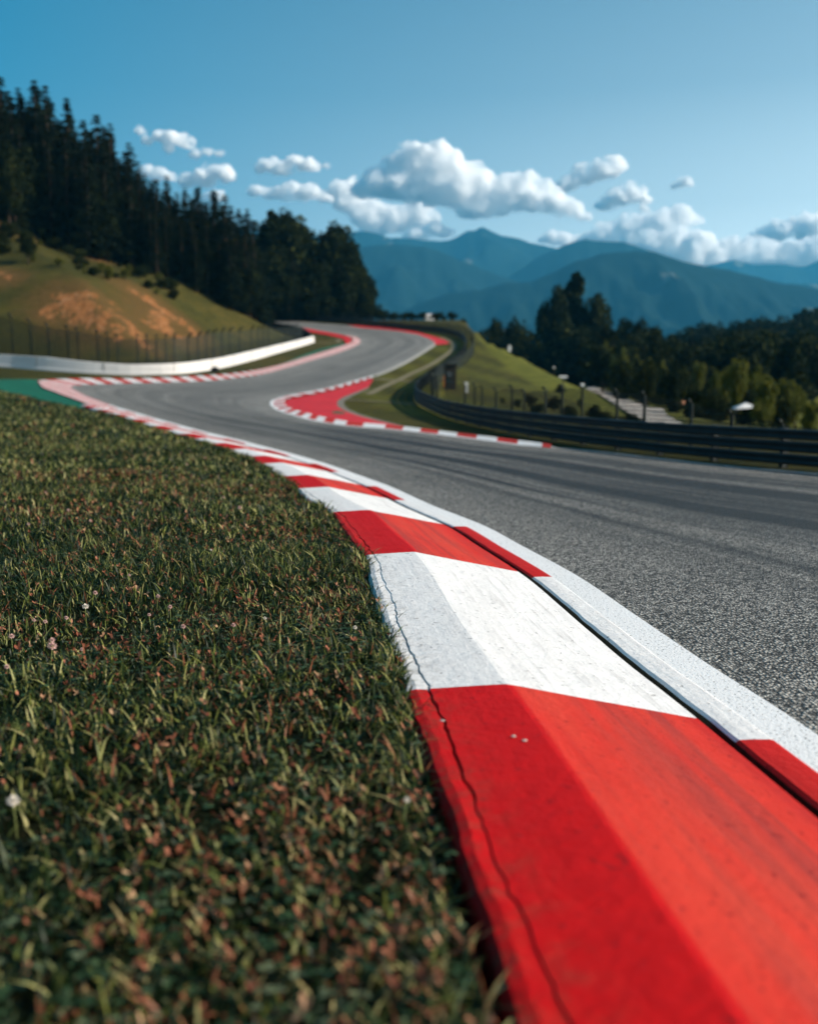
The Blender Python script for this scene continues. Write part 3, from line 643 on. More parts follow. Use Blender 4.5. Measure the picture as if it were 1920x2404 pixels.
for i, (x, y) in enumerate([(110,1447),(150,1442),(85,1445),(115,1490),(188,1520),(405,1425),(355,1440),(60,1230),(160,1190),(215,1225),(330,1185),(400,1080),(420,1060),(355,1052),(310,1060),(480,1075),(440,1090),(30,1480),(20,1560),(225,1395),(370,1405),(300,1355),(545,1480),(430,1480),(520,1170),(590,1140),(570,1200)]):
    flower('clover_flower', x+random.uniform(-5, 5), y, random.uniform(.020, .032)*(1.5 if y < 1250 else 1), random.uniform(.06, .085), False, 'small faded pink clover flower head standing among the grass blades', 'small pink clover flowers in the grass')
for px, py, lab in ((1205,1733,'largest pale pebble lying on the dark red side of the kerb'), (1231,1746,'smaller pale pebble lying beside the largest one on the red kerb'), (1038,1696,'pale pebble stuck in the crack of the red kerb')):
    b = at0(px, py, .19); me = bpy.data.meshes.new('pebble'); bm = bmesh.new(); bmesh.ops.create_icosphere(bm, subdivisions=2, radius=.006)
    for v in bm.verts: v.co *= 1+.35*mnoise.noise(v.co*300+Vector((px, 0, 0))); v.co.z *= .6; v.co.x *= 1.5
    bm.to_mesh(me); bm.free(); me.materials.append(M['pebble']); o = bpy.data.objects.new('pebble', me); COL.objects.link(o); o.location = (b[0], b[1], .195); tag(o, lab, 'pebble')

# ------------------------------------------------------------------ white concrete wall and the debris fence behind it
wp = smooth([(-62, 89)]+[tuple(p) for p in wall_xy], 1.0); wtop = []
hw = [1.35]+[float(at_depth(a, c, p[1])[2]-z0(p[1])-rise(p[0], p[1])) for (a, b, c), p in zip(WALLPX, wall_xy)]
sk = [0]+[arc(wp)[int(np.argmin(np.hypot(wp[:, 0]-p[0], wp[:, 1]-p[1])))] for p in wall_xy]
H = np.interp(arc(wp), sk, hw); inn = offset(wp, .35)          # far side
V = []; 
for p, q, h in zip(wp, inn, H):
    z = float(z0(p[1])+rise(p[0], p[1])); V += [(p[0], p[1], z-.3), (p[0], p[1], z+h*.14), (p[0]+(q[0]-p[0])*.12, p[1]+(q[1]-p[1])*.12, z+h*.2), (p[0]+(q[0]-p[0])*.2, p[1]+(q[1]-p[1])*.2, z+h*.97), (p[0]+(q[0]-p[0])*.3, p[1]+(q[1]-p[1])*.3, z+h), (q[0], q[1], z+h), (q[0], q[1], z-.3)]
Fc = [f[::-1] for f in grid_faces(len(wp), 7)]; nl = (len(wp)-1)*7; Fc += [tuple(range(7)), tuple(nl+i for i in range(7))[::-1]]
ww = mesh_obj('concrete_wall', V, Fc, M['wall_white']); tag(ww, 'long low white concrete wall curving along the foot of the grass hill', 'wall')
joints = MB()
for s in np.arange(6, arc(wp)[-1], 6.0):
    p = at_arc(wp, s); t = at_arc(wp, s+.1)-p; rz = math.atan2(t[1], t[0]); h = float(np.interp(s, arc(wp), H)); nrm = np.array([-t[1], t[0]])/np.hypot(*t)
    q = p+nrm*.06; joints.box((q[0], q[1], float(z0(p[1])+rise(p[0], p[1]))+h*.55), (.05, .06, h*.86), rz)
joints.build('wall_joints', M['margin_grey'], ww)
def project(p):
    v = np.asarray(p, float)-np.array([0, 0, CAMH]); f = v[..., 1]*math.cos(TH)-v[..., 2]*math.sin(TH); u = v[..., 1]*math.sin(TH)+v[..., 2]*math.cos(TH)
    return CX+F*v[..., 0]/f, CY-F*u/f
def posts_from_photo(P, pts):
    z = G(P[:, 0], P[:, 1]); X, Y = project(np.column_stack([P[:, :2], z])); a = arc(P); out = []
    for px, py in pts:
        i = int(np.argmin(np.abs(X-px)+ (P[:, 1] < 3)*1e5)); out.append((a[i], float(at_depth(px, py, P[i, 1])[2]-z[i])))
    return sorted(out)
def fence(name, P, heights, spacing, label, arm_dir, mesh_h, post_r=.07, arm=.5, zf=None, plist=None):
    zf = zf or (lambda x, y: float(G(x, y)))
    s = arc(P); L = s[-1]; n = int(L/spacing); b = at_arc(P, 0.0); root = empty(name, (b[0], b[1], zf(b[0], b[1])), label, 'fence'); r0 = np.array([b[0], b[1], zf(b[0], b[1])])
    plist = plist or [(i*spacing, float(np.interp(i*spacing/L, np.linspace(0, 1, len(heights)), heights))) for i in range(n+1)]
    hA, hB = np.array([q[0] for q in plist]), np.array([q[1] for q in plist])
    for sp_, h in plist:
        p = at_arc(P, sp_); t = at_arc(P, min(L, sp_+.2))-at_arc(P, max(0, sp_-.2)); t = t/np.hypot(*t); nn = np.array([-t[1], t[0]])*arm_dir
        z = zf(p[0], p[1]); q = p-r0[:2]; zz = z-r0[2]
        m = MB(); a1 = nn*arm*.35; a2 = nn*arm
        m.tube([(q[0], q[1], zz-.3), (q[0], q[1], zz+h-arm*.8)], post_r, 6)
        m.tube([(q[0], q[1], zz+h-arm*.85), (q[0]+a1[0], q[1]+a1[1], zz+h-arm*.35), (q[0]+a2[0], q[1]+a2[1], zz+h)], [post_r*1.15, post_r*1.2, post_r*1.0], 6)
        m.build('post', M['post_green'], root, True)
    ss = np.arange(0, L, 1.2); V = []; UV = []
    for a in ss:
        p = at_arc(P, a); h = float(np.interp(a, hA, hB))-arm*.8; z = zf(p[0], p[1])-r0[2]
        for k in range(2): V.append((p[0]-r0[0]+.02, p[1]-r0[1]-.1, z+.05+k*(h-.05))); UV.append((a, k*h))
    mesh_obj('wire_mesh', V, grid_faces(len(ss), 2), M['wire_mesh'], root, uv=UV)
    return root
fl = smooth([(-62.5, 91)]+[tuple(np.array(p)+np.array(o)) for p, o in zip(wall_xy, [(-.6,1.8),(-.4,1.8),(-.2,1.8),(0,1.8),(-.2,1.8),(-.6,1.7),(-1.2,1.3),(-1.5,.9),(-1.6,.4)])]+[(-15.5,138),(-19,146),(-25,152)], 1.0)
fence('debris_fence', fl, [4.9,4.8,4.5,4.2,3.8,3.4,3.0,2.8,2.8,2.8], 2.55, 'tall dark wire fence with cranked post tops behind the white wall', -1, 3, plist=posts_from_photo(fl, [(x/1.794, 650+y/1.794) for x, y in [(-130,118),(-40,137),(40,155),(130,178),(212,195),(285,205),(350,212),(412,225),(470,232),(518,245),(570,240),(622,243),(668,245),(710,240),(752,238),(790,235),(828,230),(868,222),(905,217),(940,213),(972,212),(1005,210),(1035,207),(1060,205),(1085,203),(1110,202),(1133,201),(1158,200),(1180,199),(1203,198),(1225,197),(1245,195)]]))
# dark tyre barrier after the wall's end
tb = empty('tyre_barrier', (0, 0, 0), 'dark tyre barrier at the far end of the white wall', 'barrier'); m = MB(); P = smooth([(-13.2,133),(-15,140),(-19,147),(-26,152)], .5)
b0 = P[0]; tb.location = (b0[0], b0[1], float(z0(b0[1])))
for s in np.arange(0, arc(P)[-1], .62):
    p = at_arc(P, s)-b0; zz = float(z0(p[1]+b0[1]))-float(z0(b0[1]))
    for k in range(4): m.tube([(p[0], p[1], zz+.02+k*.24), (p[0], p[1], zz+.06+k*.24), (p[0], p[1], zz+.20+k*.24), (p[0], p[1], zz+.24+k*.24)], [.24, .31, .31, .24], 10)
m.build('tyres', M['tyre_barrier'], tb)
# small dark block lying at the foot of the wall
p = at0(505, 873); e = empty('rubber_block', (p[0], p[1], float(z0(p[1]))), 'small dark block lying on the grass below the white wall', 'block'); m = MB(); m.box((0, 0, .16), (.65, .4, .36)); m.box((0, 0, .37), (.5, .3, .08)); m.build('block_body', M['rubber'], e)
m = MB(); m.tube([(-.2, 0, .42), (-.2, 0, .5), (.2, 0, .5), (.2, 0, .42)], .03, 6); m.build('handle', M['dark_metal'], e)

# ------------------------------------------------------------------ guardrail and fence on the right
RP = [(1920,1105),(1740,1088),(1573,1071),(1406,1050),(1239,1025),(1127,1003),(1045,981),(1009,965),(985,952),(975,942),(975,930),(985,915),(1007,897),(1045,871),(1070,853),(1086,838),(1092,822),(1091,808),(1078,795),(1059,788),(1019,781),(960,775.5),(900,769),(850,764),(800,759.5),(750,756),(700,752.5)]
rp = [at0(*p) for p in RP]; rp = extend_back(rp, (14, 6)) + rp
rl = smooth(rp, .6); base = rl[0]; rz0 = float(z0(base[1]))
gd = empty('guardrail', (base[0], base[1], rz0), 'dark three rail steel guardrail curving along the right side of the track', 'guardrail')
Ls = arc(rl); hs = .72
for k, (zc, hh) in enumerate(((.16, .21), (.40, .21), (.63, .20))):
    pr = [(.03, -.5), (-.03, -.36), (-.03, -.2), (.035, -.07), (.035, .07), (-.03, .2), (-.03, .36), (.03, .5), (.045, .5)]; V = []
    Tn = tang(rl); Nr = np.stack([-Tn[:, 1], Tn[:, 0]], 1)
    for i in range(0, len(rl)):
        z = float(z0(rl[i, 1])); sc = 1.0+.2*min(1, max(0, (Ls[i]-40)/60))
        for o_, q in pr: V.append((rl[i, 0]+Nr[i, 0]*-o_-base[0], rl[i, 1]-Nr[i, 1]*o_-base[1], z-rz0+(zc+q*hh)*sc))
    mesh_obj('rail', V, grid_faces(len(rl), len(pr)), M['galvanised'], gd, True)
for s in np.arange(1, Ls[-1]-.5, max(2.0, Ls[-1]/98)):
    p = at_arc(rl, s); t = at_arc(rl, s+.2)-p; rz = math.atan2(t[1], t[0]); nn = np.array([-t[1], t[0]])/np.hypot(*t); q = p-nn*.12; sc = 1.0+.2*min(1, max(0, (s-40)/60))
    m = MB(); m.box((q[0]-base[0], q[1]-base[1], float(z0(p[1]))-rz0+.36*sc-.1), (.10, .14, .76*sc+.2), rz); m.build('post', M['dark_metal'], gd)
k = int(np.argmin(np.abs(rl[:, 1]-z0(0)-150))) if False else None
off = offset(rl, -1.0)
i0 = int(np.argmin(np.hypot(rl[:, 0]-at0(1009,965)[0], rl[:, 1]-at0(1009,965)[1])))
fr = smooth(off[:i0+6:4], .8)
fence('wire_fence', fr, [1.75,1.7,1.65,1.65,1.8,2.0], 3.1, 'dark post and wire fence standing just behind the near guardrail', 1, 1.4, .036, .12, plist=posts_from_photo(fr, [(1090,898),(1110,900),(1136,905),(1164,911),(1199,904),(1236,914),(1280,909),(1329,903),(1374,905),(1432,913),(1510,919),(1601,938),(1701,962),(1830,985),(1990,1010)]))
i1 = i0+10; fr2 = smooth(off[i1:len(off)-10:6], 1.0)
fence('far_fence', fr2, [1.5,1.4,1.4,1.5,1.6], 3.3, 'dark post and wire fence along the far bend beneath the trees', 1, 1.4, .06, .2)
# small things by the bend
def thing_at(name, px, py, Y, label, cat, group=None, rz=0):
    p = at_depth(px, py, Y); z = float(G(p[0], Y)); e = empty(name, (p[0], Y, z), label, cat, group, rz); return e, float(p[2]-z)
def marker(px, ytop, Y, w, h, matname, label, cat='marker board', nm='marker_board'):
    e, top = thing_at(nm, px, ytop, Y, label, cat); m = MB(); m.box((0, 0, top-h/2), (w, .05, h)); m.build('board', M[matname], e)
    m = MB(); m.tube([(0, .06, -.2), (0, .06, top-h*.1)], .035, 8); m.build('pole', M['dark_metal'], e); return e
marker(1045, 882, 72, .24, .8, 'orange_paint', 'slim orange board beside the dark hut at the bend')
marker(1094, 898, 66, .24, .85, 'white_paint', 'slim white board just right of the dark hut')
marker(1196, 811, 118, .32, .7, 'white_paint', 'white marker post on the skyline of the grass bank')
marker(1322, 882, 52, .42, .11, 'white_paint', 'white flat sign on a pole above the right fence')
marker(1367, 900, 50, .17, .14, 'white_paint', 'small pale sign beside the start of the gravel road')
for px, py, lab in ((645, 721, 'short red board in the dark under the trees, left one of two'), (717, 721, 'longer red board in the dark under the trees, right one of two')):
    e, top = thing_at('red_sign', px, py, 166, lab, 'sign'); m = MB(); m.box((0, 0, top-.25), (1.25, .06, .5)); m.build('board', M['red_board'], e); m = MB()
    for dx in (-.5, .5): m.tube([(dx, .07, -.2), (dx, .07, top)], .05, 6)
    m.build('posts', M['dark_metal'], e)
marker(760, 721, 165, .3, .75, 'white_paint', 'small white post sign at the edge of the dark trees')
e, top = thing_at('marshal_hut', 1057, 856, 70, 'narrow dark hut standing behind the guardrail at the bend', 'hut'); m = MB(); m.box((0, 0, top/2-.1), (.8, .8, top+.1)); m.build('wall', M['dark_wood'], e)
m = MB(); m.box((0, 0, top+.0), (1.0, 1.0, .08)); m.build('roof', M['dark_metal'], e); m = MB(); m.box((-.1, -.42, top*.38), (.45, .04, top*.7)); m.build('door', M['post_green'], e); m = MB(); m.box((-.1, -.445, top*.6), (.25, .02, .3)); m.build('window', M['window_glass'], e)
def house(px, py_base, Y, w, h, label, wallm='plaster', rz=.3):
    p = at_depth(px, py_base, Y); e = empty('house', (p[0], Y, min(p[2], 1e3)), label, 'house', None, rz); d = w*.8
    z = -min(1.6, max(0, float(p[2]-G(p[0], Y))))
    m = MB(); m.box((0, 0, (h+z-.5)/2), (w, d, h-z+.5)); m.build('wall', M[wallm], e)
    m = MB(); o = .25; m.V = [(-w/2-o, -d/2-o, h), (w/2+o, -d/2-o, h), (w/2+o, d/2+o, h), (-w/2-o, d/2+o, h), (-w/2-o, 0, h+w*.32), (w/2+o, 0, h+w*.32)]; m.F = [(0,1,5,4),(2,3,4,5),(0,4,3),(1,2,5),(3,2,1,0)]; rf = m.build('roof', M['roof_pale'], e)
    m = MB(); m.box((w*.2, d*.15, h+w*.3), (w*.09, w*.09, w*.2)); m.build('chimney', M['plaster'], rf)
    for dx in (-.28, .05, .32):
        m = MB(); m.box((w*dx, -d/2-.02, h*.62), (w*.14, .06, h*.28)); m.build('window', M['window_glass'], e)
    m = MB(); m.box((-w*.1, -d/2-.03, h*.2), (w*.12, .06, h*.4)); m.build('door', M['dark_wood'], e)
house(1184, 790, 190, 1.7, .9, 'pale house front glimpsed between dark trees beyond the bank')
house(1007, 756, 187, 1.5, 1.0, 'white house above the far bend between two small trees')
for i, (x, y, s, lab) in enumerate([(1247,832,8,'distant pale house in the valley, left of the lowest one'),(1264,818,7,'distant pale house highest on the valley side by the tall tree'),(1268,838,9,'distant white house lowest in the valley by the tall tree'),(1280,828,6,'distant small house half hidden by the tall tree')]):
    house(x, y, 620, s*.8, s*.45, lab, 'white_paint', .5+i)
# white canopy among the bushes on the right
p = hit(1747, 985, 25); e = empty('canopy_tent', (0, 0, 0), 'low white canopy roof among the dark bushes', 'canopy'); Yc = 62; q = at_depth(1747, 955, Yc); zg = float(G(q[0], Yc)); e.location = (q[0], Yc, zg); ht = float(q[2]-zg)
m = MB(); m.V = [(-.75, -.5, ht-.15), (.75, -.5, ht-.05), (.75, .6, ht+.05), (-.75, .6, ht-.1), (.1, .1, ht+.28)]; m.F = [(0,1,4),(1,2,4),(2,3,4),(3,0,4),(3,2,1,0)]; m.build('canopy', M['white_paint'], e)
for dx, dy in ((-.7, -.45), (.7, -.45), (.7, .55), (-.7, .55)):
    m = MB(); m.tube([(dx, dy, -.3), (dx, dy, ht-.1)], .03, 6); m.build('leg', M['galvanised'], e)
for px, py, lab in ((1718, 974, 'round white marker head in the bushes, nearest the canopy'), (1695, 968, 'small round white marker head left of the canopy'), (1848, 976, 'round white marker head at the bushes on the right'), (1300, 863, 'small white marker head in the dark behind the grass bank')):  # round white heads on poles, put in for blurred highlights
    e, top = thing_at('white_marker', px, py, 58 if px > 1400 else 110, lab, 'lamp'); me = bpy.data.meshes.new('marker_head'); bm = bmesh.new(); bmesh.ops.create_uvsphere(bm, u_segments=12, v_segments=8, radius=.075 if px > 1400 else .12)
    for v in bm.verts: v.co.z = v.co.z*.8+top
    bm.to_mesh(me); bm.free(); me.materials.append(M['white_paint']); o = bpy.data.objects.new('marker_head', me); COL.objects.link(o); o.parent = e
    m = MB(); m.tube([(0, 0, -.3), (0, 0, top-.05)], [.045, .03], 8); m.build('pole', M['dark_metal'], e)

# ------------------------------------------------------------------ trees
def quads(P, U, Wd):          # centres, half-axes -> verts, faces
    V = np.stack([P-U-Wd*.5, P-U*.1-Wd, P+U, P-U*.1+Wd, ], 1); n = len(P)
    return V.reshape(-1, 3), np.arange(n*4).reshape(n, 4)
def tree_meshes(kind, seed):
    r = np.random.default_rng(seed); V = []; U = []; Wd = []; tr = MB()
    if kind.startswith('spruce'):
        H = 1.0; slim = {'spruce': .17, 'spruce_slim': .125, 'spruce_wide': .22}[kind]
        tr.tube([(0, 0, -.06), (.004, 0, .35), (0, .003, .7), (0, 0, .985)], [.017, .012, .007, .0015], 7)
        z = .07 if kind != 'spruce_slim' else .16
        while z < .985:
            L = slim*(1-z)**.82*(.72+.5*r.random())+.005; nb = int(6+r.integers(0, 4))
            for k in range(nb):
                a = r.uniform(0, 2*np.pi); l = L*r.uniform(.55, 1.18); ns = max(3, int(l/.014))
                for q in np.linspace(.12, 1, ns):
                    d = np.array([np.cos(a), np.sin(a), 0]); c = d*l*q+np.array([0, 0, z-.28*l*q**1.3+.06*l*q**3]); side = np.array([-np.sin(a), np.cos(a), 0])
                    for sgn in (-1, 1):
                        V.append(c+side*sgn*.008*r.uniform(.3, 1.4)); u = d*.6+side*sgn*.9+np.array([0, 0, -.7-.5*r.random()]); U.append(u/np.linalg.norm(u)*r.uniform(.012, .022)*(1.15-.65*z)); w = np.cross(u, r.normal(size=3)); Wd.append(w/np.linalg.norm(w)*r.uniform(.005, .009))
            z += r.uniform(.018, .034)
        material = M['needles']
    else:
        spec = {'broad': (.08, .53, .30, .48, 36), 'poplar': (.06, .52, .15, .49, 30), 'bush': (.0, .45, .46, .50, 18), 'bright': (.08, .52, .34, .46, 22)}[kind]
        h0, cz, rx, rz, nl = spec
        tr.tube([(0, 0, -.06), (.01, 0, .2), (0, .01, .55), (0, 0, .8)], [.028, .02, .012, .004], 7)
        for k in range(7):
            a = r.uniform(0, 2*np.pi); zb = r.uniform(max(.1, h0), .55); l = rx*r.uniform(.5, .9); tr.tube([(0, 0, zb), (np.cos(a)*l*.5, np.sin(a)*l*.5, zb+l*.5), (np.cos(a)*l, np.sin(a)*l, zb+l*.8)], [.01, .006, .002], 5)
        for k in range(nl):
            d = r.normal(size=3); d /= np.linalg.norm(d); rad = r.random()**.5*.78; c = np.array([d[0]*rx*rad, d[1]*rx*rad, cz+d[2]*rz*rad])
            if kind == 'poplar': zz = (k+.5)/nl; tpr = min(1, zz*4)*(1.15-zz)**.7; c = np.array([d[0]*rx*.6*tpr, d[1]*rx*.6*tpr, .08+zz*.88])
            lr = r.uniform(.24, .46)*rx*(1.5*tpr+.1 if kind == 'poplar' else 1)
            m = int(150+130*r.random()); dd = r.normal(size=(m, 3)); dd /= np.linalg.norm(dd, axis=1)[:, None]; q = r.uniform(.55, 1.08, m)[:, None]
            P = c+dd*lr*q*np.array([1, 1, 1.15]); 
            for p in P:
                if p[2] < .02: p[2] = .02+.05*r.random()
                u = r.normal(size=3); u /= np.linalg.norm(u); w = np.cross(u, r.normal(size=3)); w /= np.linalg.norm(w); s = r.uniform(.013, .027)*(1.5 if kind == 'bush' else 1); V.append(p); U.append(u*s); Wd.append(w*s*.7)
        material = M['bright_leaf'] if kind == 'bright' else M['broad_leaf']
    if kind == 'poplar': pass
    P, U, Wd = np.array(V), np.array(U), np.array(Wd); VV, FF = quads(P, U, Wd); VV[:, 2] *= 1/np.sort(VV[:, 2])[-12]
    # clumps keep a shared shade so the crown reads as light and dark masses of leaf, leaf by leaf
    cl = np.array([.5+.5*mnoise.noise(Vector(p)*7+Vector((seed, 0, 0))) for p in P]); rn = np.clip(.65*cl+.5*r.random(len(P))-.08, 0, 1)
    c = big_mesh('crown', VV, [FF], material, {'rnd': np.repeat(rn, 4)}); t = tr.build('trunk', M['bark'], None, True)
    cm, tm = c.data, t.data; bpy.data.objects.remove(c); bpy.data.objects.remove(t); return cm, tm
PROTO = {k: [tree_meshes(k, 100+17*i+len(k)) for i in range(nv)] for k, nv in (('spruce', 4), ('spruce_slim', 3), ('spruce_wide', 2), ('broad', 4), ('poplar', 2), ('bush', 4), ('bright', 3))}
cnt = {}
def tree(kind, x, y, h, label, cat='tree', group=None, name=None, wid=1.0, z=None):
    cm, tm = random.choice(PROTO[kind]); nm = name or {'spruce': 'spruce_tree', 'spruce_slim': 'spruce_tree', 'spruce_wide': 'spruce_tree', 'broad': 'broadleaf_tree', 'poplar': 'poplar_tree', 'bush': 'bush', 'bright': 'broadleaf_tree'}[kind]
    e = empty(nm, (x, y, float(G(x, y)) if z is None else z), label, cat, group, random.uniform(0, 6.28)); e.scale = (h*wid, h*wid, h)
    for n_, d in (('crown', cm), ('trunk', tm)):
        o = bpy.data.objects.new(n_, d); COL.objects.link(o); o.parent = e
    return e
SKY = [(-300,120),(-150,150),(0,183),(44,207),(81,189),(107,202),(130,250),(157,231),(180,275),(196,283),(227,270),(259,291),(280,330),(303,336),(324,380),(366,422),(392,414),(434,443),(465,440),(502,448),(528,458),(565,474),(612,485),(638,495),(669,490),(700,511),(722,560),(732,555),(753,542),(784,521),(810,552),(836,584),(862,647),(873,700),(889,725)]
BASE = [(-300,400),(0,507),(145,546),(334,624),(468,686),(535,714),(624,752)]
sx, sy = np.array(SKY).T; bx, by = np.array(BASE).T
def forest_base(px):
    if px < 640:
        p = hit(px, float(np.interp(px, bx, by)), 70)
        k = 0
        while p is None: k += 8; p = hit(px, float(np.interp(px, bx, by))+k, 70)
        return p
    return None
SPL = 'dark slender spruce in the dense wood on the left hill'
def put(px, Y, ytop, kind, label, group, wid=1.0, cat='tree', name=None):
    p = at_depth(px, ytop, Y)
    if 150 < Y < 260 and px < 620 and np.min(np.hypot(mid[:, 0]-p[0], mid[:, 1]-Y)) < 9: return None
    z = float(G(p[0], Y)); h = float(p[2]-z)
    return tree(kind, p[0], Y, max(1.5, h), label, cat, group, name, wid)
# skyline trees: one per traced peak
peaks = [(0,181),(44,207),(81,189),(107,202),(157,231),(196,283),(227,270),(259,291),(303,336),(324,380),(366,422),(392,414),(434,443),(465,440),(502,448),(528,458)]
special = {81: 'tallest spruce of the pair standing up at the top left of the hill wood', 157: 'lone pointed spruce standing clear of the skyline right of the tall pair', 303: 'narrow spruce at the steep step in the hill wood skyline'}
for px, yt in peaks:
    b = forest_base(px); Y = b[1]+random.uniform(4, 10)
    put(px, Y, yt, random.choice(['spruce', 'spruce_wide', 'spruce']), special.get(px, SPL), None if px in special else 'dark spruces of the hill wood', 1.15 if px < 300 else 1.3)
for px in np.arange(-130, 615, 10.0):
    for row in range(3):
        x_ = px+random.uniform(-7, 7); b = forest_base(x_); Y = b[1]+(.5, 6, 14)[row]+random.uniform(-1, 3); sky_y = float(np.interp(x_, sx, sy)); fb = float(np.interp(x_, bx, by))
        f = (random.uniform(.5, .8), random.uniform(.66, .9), random.uniform(.78, .95))[row]; yt = fb+(sky_y-fb)*f
        br = row == 0 and random.random() < .22
        put(x_, Y, yt+ (0 if not br else (fb-yt)*.25), 'broad' if br else random.choice(['spruce', 'spruce', 'spruce_slim', 'spruce_wide']), 'dark bushy broadleaf tree at the lower edge of the hill wood' if br else SPL, 'broadleaf trees along the hill wood edge' if br else 'dark spruces of the hill wood', 1.25 if not br else .8)
# wood behind the far bend
tops = [(565,474,'broad'),(590,500,'spruce'),(612,485,'broad'),(638,495,'poplar'),(669,490,'broad'),(690,505,'broad'),(712,560,'spruce'),(732,555,'spruce_slim'),(753,542,'spruce'),(784,521,'broad'),(775,530,'spruce'),(800,545,'broad'),(815,560,'spruce'),(836,584,'spruce_wide'),(850,620,'spruce'),(862,650,'broad')]
lab2 = {784: 'tall ragged tree highest at the right end of the wood by the far bend', 669: 'broad domed tree in the wood with a gap of sky on its right', 638: 'narrow upright tree beside the domed one in the wood'}
for px, yt, k in tops:
    put(px, 172+random.uniform(0, 10), yt, k, lab2.get(px, 'tall dark tree of the wood behind the far bend'), None if px in lab2 else 'trees of the wood behind the far bend', .8 if k == 'broad' else 1.15)
for px in np.arange(560, 870, 9.0):
    for row in range(3):
        x_ = px+random.uniform(-5, 5); sky_y = float(np.interp(x_, sx, sy)); yt = 755+(sky_y-755)*(random.uniform(.25, .5), random.uniform(.5, .75), random.uniform(.7, .93))[row]
        k = random.choice(['broad', 'spruce', 'spruce_wide', 'broad']); put(x_, (164, 168, 176)[row]+random.uniform(-1, 3)+max(0, (640-x_)*.03), yt, k, 'tall dark tree of the wood behind the far bend', 'trees of the wood behind the far bend', .95 if k == 'broad' else 1.2)
for px, yt, wid_, g_ in ((820,708,1.6,0),(843,690,1.4,0),(872,712,1.6,0),(898,727,1.8,0),(925,738,1.8,0),(948,742,1.6,0),(1042,746,1.0,1),(1000,735,1.0,2),(1030,755,1.5,0),(1085,765,1.6,0),(970,748,1.7,0),(992,752,1.3,0),(1022,753,1.4,0),(1062,770,1.6,0)):
    put(px, 178 if g_ == 0 else 190, yt, 'bush' if g_ == 0 else 'broad', {0: 'low dark bush along the crest beyond the far bend', 1: 'small round dark tree standing alone on the crest', 2: 'small dark tree beside the white house on the crest'}[g_], 'dark bushes along the crest' if g_ == 0 else None, wid_, 'bush' if g_ == 0 else 'tree')
# bushes and one round tree on the grass hill
def on_hill(px, pyb, pyt, kind, label, group, wid, cat='bush'):
    p = hit(px, pyb, 60)
    while p is None: pyb += 6; pyt += 6; p = hit(px, pyb, 60)
    t = at_depth(px, pyt, p[1]); return tree(kind, p[0], p[1], float(t[2]-p[2]), label, cat, group, None, wid)
on_hill(68, 622, 541, 'broad', 'dark round tree alone on the open grass hill, throwing a long shadow', None, .85, 'tree')
for i, (px, pb, pt, k, w) in enumerate([(160,598,572,'bush',1.3),(128,585,552,'bush',1.4),(115,560,530,'bush',1.3),(30,560,520,'bush',1.2),(5,585,540,'bush',1.0),(55,545,505,'bush',1.0),(208,605,588,'bush',1.3),(185,590,568,'bright',1.2),(165,580,552,'bright',1.2),(235,610,585,'bright',1.3),(275,612,594,'bush',1.5),(312,624,602,'bush',1.5),(290,616,596,'bright',1.4),(100,520,490,'bright',1.3),(60,500,476,'bright',1.3),(140,545,515,'bright',1.2),(20,480,455,'bright',1.2),(350,640,620,'bush',1.5),(255,606,588,'bush',1.5)]):
    on_hill(px, pb, pt, k, 'low dark bush on the open grass hill below the wood' if k == 'bush' else 'low yellow green bush at the upper edge of the grass hill', 'dark bushes on the grass hill' if k == 'bush' else 'yellow green bushes on the grass hill', w)
for i in range(46):
    px = random.uniform(-20, 420); pb = float(np.interp(px, bx, by))+random.uniform(30, 110)*(1-px/700); k = random.choice(['bush', 'bright', 'bush'])
    on_hill(px, pb, pb-random.uniform(11, 30), k, 'low dark bush on the open grass hill below the wood' if k == 'bush' else 'low yellow green bush at the upper edge of the grass hill', 'dark bushes on the grass hill' if k == 'bush' else 'yellow green bushes on the grass hill', random.uniform(1.2, 2.0))
for px, pb, pt in ((505,690,640),(545,715,660),(580,730,668),(420,660,625),(470,685,650),(600,745,700)):
    on_hill(px, pb, pt, 'broad', 'paler broadleaf tree in front of the dark wood foot', 'paler broadleaf trees at the foot of the wood', .9, 'tree')
# right side: tall group, then the mixed trees of the valley, then the wooded hill on the right
for px, yt, Y, k, w, lab in ((1305,668,185,'broad',.62,'tall rounded tree forming the left half of the big group beyond the bank'),(1350,640,188,'poplar',1.1,'slim pointed poplar rising above the big tree group'),(1390,690,186,'broad',.58,'tall rounded tree forming the right half of the big group beyond the bank'),(1345,685,190,'broad',.62,'tall tree behind the slim poplar in the big group'),(1303,755,180,'bush',.8,'wide dark tree low at the left foot of the big group'),(1405,765,182,'broad',.7,'lower dark tree at the right foot of the big group'),(1362,765,176,'broad',.8,'lower dark tree in front of the slim poplar'),(1332,775,178,'bush',.9,'dark bush in front of the big tree group')):
    put(px, Y, yt, k, lab, None, w)
for px, yt, w in ((1160,748,.6),(1185,770,.8),(1205,745,.7),(1220,760,.9),(1235,790,1.0),(1150,775,1.0),(1172,792,.9),(1184,795,.9),(1196,793,.9)):
    put(px, 183, yt, 'broad' if w < .85 else 'bush', 'dark tree in the small clump left of the big tree group', 'dark clump of trees beyond the bank', w)
random.seed(21)
for i in range(75):
    px = random.uniform(1415, 1930); Y = random.uniform(118, 180); yt = float(np.interp(px, [1425, 1470, 1545, 1560, 1700, 1920], [760, 748, 760, 790, 770, 760]))+random.uniform(0, 70); k = random.choice(['broad', 'broad', 'spruce_wide', 'bush', 'poplar'])
    put(px, Y, yt, k, 'dark tree in the mixed valley wood behind the gravel road', 'dark trees of the valley wood', 1.0 if k == 'broad' else 1.2)
